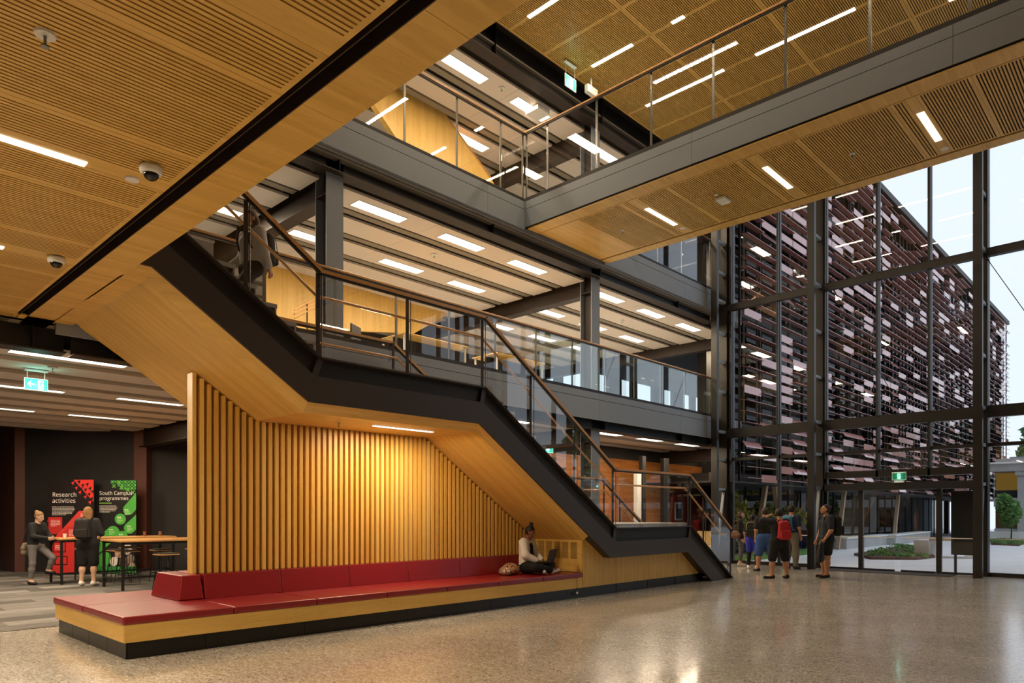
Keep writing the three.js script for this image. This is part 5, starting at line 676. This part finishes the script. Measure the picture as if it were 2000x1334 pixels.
{ // seated woman with a laptop
  const at = V(9.86, 0.476, -9.02), t = toward(0.28, 0.96);
  person({ label: 'woman with hair bun sitting cross-legged on the red bench with a laptop', at, turn: t, h: 1.66, seated: true, skin: 'brown', hair: { color: '#0d0908', bun: 'top' }, look: [0.1, -0.32], vest: '#08080a', top: { color: '#d8d2cb', sleeve: 1.95, loose: 0.036, hood: true }, bottom: { color: '#0c0c0e', len: 1.85, loose: 0.026 }, shoes: '#e9e6e2', curl: 0.8,
    pose: { head: [0, 0.83, 0.07], neck: [0, 0.67, 0.0], chest: [0, 0.50, -0.02], waist: [0, 0.29, -0.02], hips: [0, 0.16, -0.02], shL: [0.18, 0.62, 0], shR: [-0.18, 0.62, 0], elL: [0.25, 0.38, 0.08], elR: [-0.25, 0.38, 0.08], wrL: [0.10, 0.27, 0.26], wrR: [-0.11, 0.27, 0.26], hpL: [0.10, 0.13, 0.02], hpR: [-0.10, 0.13, 0.02], knL: [0.38, 0.16, 0.34], knR: [-0.38, 0.16, 0.34], anL: [-0.05, 0.08, 0.40], anR: [0.12, 0.08, 0.50], toL: [-0.22, 0.07, 0.47], toR: [0.28, 0.07, 0.56] } });
  const lp = thing('laptop', 'open black laptop on the lap of the seated woman', 'laptop', undefined, local(at, t, 0, 0.225, 0.36)); lp.rotation.y = t; mesh('keyboard', RB(-0.17, 0.17, 0, 0.018, -0.11, 0.12, 0.006), M.black, lp); { const s = mesh('screen', RB(-0.17, 0.17, 0, 0.24, -0.006, 0.006, 0.004), M.black, lp); s.position.set(0, 0.016, 0.12); s.rotation.x = 0.3; }
  const w = new THREE.CatmullRomCurve3([V(-0.03, 0, 0), V(0, 0, 0)]);
  const pat = paint(128, 128, (u, v) => { const k = vnoise(u * 9, v * 14, 9, 14), q = vnoise(u * 22, v * 30, 22, 30); return k > 0.62 ? [196, 120, 62] : k > 0.5 ? [44, 70, 92] : q > 0.55 ? [210, 200, 180] : [34, 26, 26]; }, 0.25, 0.25);
  const bg = thing('patterned_bag', 'slumped bag with orange and blue pattern on the red bench', 'bag', undefined, V(9.42, 0.478, -9.05)); mesh('bag_body', netMesh([ell(V(0, 0.085, 0), [0.23, 0.085, 0.15]), ell(V(0.03, 0.13, -0.02), [0.14, 0.09, 0.11]), ell(V(-0.13, 0.06, 0.03), [0.11, 0.058, 0.11])], 0.05, 0.012), std({ map: pat, roughness: 0.85 }), bg); mesh('strap', tube([V(0.12, 0.14, 0.02), V(0.24, 0.16, 0.04), V(0.29, 0.04, 0.06)], 0.014, 16, 6), M.black, bg, { keepUV: true });
  const ch = thing('power_adapter', 'small black laptop charger lying on the red bench', 'charger', undefined, V(10.45, 0.477, -8.8)); mesh('block', RB(-0.08, 0.08, 0, 0.03, -0.03, 0.03, 0.008), M.black, ch); mesh('cable', tube([V(0.08, 0.015, 0), V(0.16, 0.01, 0.06), V(0.2, 0.01, 0.3), V(0.12, 0.012, 0.425)], 0.004, 30, 5), M.black, ch, { keepUV: true });
  const cb = thing('power_cable', 'thin black cable hanging over the bench front to a floor socket', 'cable', undefined, V(10.55, 0, -8.36)); mesh('cable', tube([V(0, 0.39, 0.0), V(-0.02, 0.3, 0.0), V(0.02, 0.2, -0.015), V(0.02, 0.12, -0.035)], 0.004, 24, 5), M.black, cb, { keepUV: true }); mesh('plug', RB(0.0, 0.05, 0.08, 0.12, -0.044, -0.02, 0.006), M.white, cb);
}
{ // person on the upper flight
  const at = V(4.55, 4.072, -9.3), t = toward(-1, 0.15); person({ label: 'person with long brown hair and pale top walking up the stair', at, turn: t, h: 1.7, skin: 'tan', hair: { color: '#4a2a18', long: 0.3 }, top: { color: '#b7b4b0', sleeve: 1.9, hem: 0.88, loose: 0.03 }, bottom: { color: '#1a1a1c', len: 1.85, loose: 0.02 }, shoes: '#161616', raised: 'L', pose: { knL: [0.11, 0.60, 0.26], anL: [0.12, 0.27, 0.2], toL: [0.13, 0.21, 0.36], wrR: [-0.26, 0.92, 0.2], wrL: [0.26, 0.92, -0.1] } });
  backpack(null, local(at, t, 0, 1.22, -0.13), t + Math.PI, '#17181b', 'black backpack of the person walking up the stair');
}
{ // group inside the entrance
  const F = (px, py) => { const p = onY(px, py, 0); p.y = 0.004; return p; };
  { const at = F(1446, 1106), t = RIGHT - 0.3; person({ label: 'woman in black hoodie and grey leggings looking up beside the glass wall', at, turn: t, h: 1.68, skin: 'pale', hair: { color: '#3a2118', long: 0.26 }, look: [0, 0.5], top: { color: '#121214', sleeve: 1.95, hem: 0.88, loose: 0.028, hood: true }, bottom: { color: '#5d5a5c', len: 1.7, loose: 0.008 }, shoes: '#b9b2a8' });
    const bg = thing('shoulder_bag', 'brown leather shoulder bag carried by the woman in the black hoodie', 'bag', undefined, local(at, t, -0.24, 0.98, -0.14)); bg.rotation.y = t + 0.9; mesh('bag_body', netMesh([cap(V(-0.1, -0.06, 0), V(0.1, -0.06, 0), 0.06), cap(V(-0.08, 0.06, 0), V(0.08, 0.06, 0), 0.05), cap(V(-0.13, -0.02, 0), V(0.13, -0.02, 0), 0.05)], 0.06, 0.012), std({ color: '#5f3d22', roughness: 0.6 }), bg, { keepUV: true }); mesh('strap', tube([V(-0.12, 0.14, 0), V(-0.06, 0.38, 0.02), V(0.06, 0.4, 0.02), V(0.12, 0.14, 0)], 0.013, 24, 6), std({ color: '#5a3a20', roughness: 0.6 }), bg, { keepUV: true }); }
  { const at = F(1470, 1111), t = AWAY - 0.5; person({ label: 'person in blue shorts over black leggings standing behind the man in black', at, turn: t, h: 1.6, skin: 'tan', hair: { color: '#120d0b', tail: true }, top: { color: '#17181a', sleeve: 0.8, hem: 0.88 }, bottom: { color: '#2b35a8', len: 0.75, loose: 0.035 }, under: '#0c0c0e', shoes: '#e8e6e4' }); backpack(null, local(at, t, 0, 1.16, -0.13), t + Math.PI, '#101113', 'black backpack with yellow piping', { zip: '#d8d838' }); }
  { const at = F(1494, 1117), t = AWAY - 0.1; person({ label: 'man in black T-shirt and blue shorts seen from behind', at, turn: t, h: 1.78, bulk: 1.15, skin: 'tan', hair: { color: '#2a1a12' }, look: [0.3, 0.05], top: { color: '#0b0b0d', sleeve: 0.75, hem: 0.86, loose: 0.03 }, bottom: { color: '#2f5188', len: 0.98, loose: 0.045 }, shoes: '#101012', socks: '#0c0c0d', pose: { anL: [0.19, 0.09, -0.02], anR: [-0.19, 0.09, -0.02], knL: [0.16, 0.5, 0.02], knR: [-0.16, 0.5, 0.02], toL: [0.25, 0.035, 0.12], toR: [-0.25, 0.035, 0.12] } }); }
  { const at = F(1522, 1131), t = AWAY + 0.1; person({ label: 'man in dark top and black patterned shorts raising his arms to his head', at, turn: t, h: 1.74, bulk: 1.12, skin: 'tan', hair: { color: '#1d120c' }, look: [-0.3, 0.1], top: { color: '#14171f', sleeve: 1.3, hem: 0.86, loose: 0.026 }, bottom: { color: '#0d0d0f', len: 0.98, loose: 0.04 }, shoes: '#0e0e10', socks: '#0c0c0d', pose: { elL: [0.42, 1.44, 0.06], wrL: [0.2, 1.56, 0.16], elR: [-0.30, 1.20, 0.10], wrR: [-0.20, 1.32, 0.28], anL: [0.2, 0.09, -0.02], anR: [-0.2, 0.09, 0.0], knL: [0.17, 0.5, 0.02], knR: [-0.17, 0.5, 0.03], toL: [0.34, 0.035, 0.08], toR: [-0.2, 0.035, 0.16] } }); backpack(null, local(at, t, 0, 1.2, -0.15), t + Math.PI, '#a3121c', 'bright red backpack worn over a dark top'); }
  { const at = F(1546, 1112), t = AWAY - 0.9; person({ label: 'tall man in navy T-shirt and khaki trousers with blue backpack', at, turn: t, h: 1.86, skin: 'tan', hair: { color: '#21150f' }, look: [0, 0.05], top: { color: '#1c2540', sleeve: 0.8, hem: 0.88, loose: 0.024 }, bottom: { color: '#6f675a', len: 1.92, loose: 0.026 }, shoes: '#1b2030' }); backpack(null, local(at, t, 0, 1.32, -0.14), t + Math.PI, '#3a7f9c', 'blue and grey backpack of the tall man', { second: '#8f9aa3' }); }
  { const at = F(1613, 1129), t = LEFT + 0.05; person({ label: 'man in navy T-shirt and black shorts looking up near the doors', at, turn: t, h: 1.84, bulk: 1.1, skin: 'tan', hair: { color: '#2e1d13', bun: 'back' }, look: [0, 0.28], top: { color: '#20232c', sleeve: 0.8, hem: 0.86, loose: 0.024 }, bottom: { color: '#101113', len: 0.72, loose: 0.035 }, shoes: '#17110d', socks: '#101010', pose: { elL: [0.25, 1.14, 0.0], wrL: [0.22, 0.92, 0.14], elR: [-0.25, 1.14, 0.0], wrR: [-0.2, 0.9, 0.12], anL: [0.1, 0.09, 0.03], toL: [0.12, 0.035, 0.19] } }); backpack(null, local(at, t, 0, 1.3, -0.15), t + Math.PI, '#0f1012', 'black backpack with small blue badge', { size: 1.12, badge: '#3a8fd0' });
    const j = thing('jacket', 'black jacket hanging from the hand of the man near the doors', 'jacket', undefined, local(at, t, 0.2, 0.7, 0.22)); j.rotation.y = t; mesh('cloth', netMesh([cap(V(0, 0.18, 0), V(0, -0.2, 0.03), 0.05, 0.11), cap(V(0.03, 0.14, 0.02), V(0.08, -0.26, 0.08), 0.04, 0.05), cap(V(-0.03, 0.14, 0), V(-0.06, -0.24, -0.04), 0.04, 0.055)], 0.05, 0.014), M.black, j, { keepUV: true }); }
}
renderer.render(scene, camera);
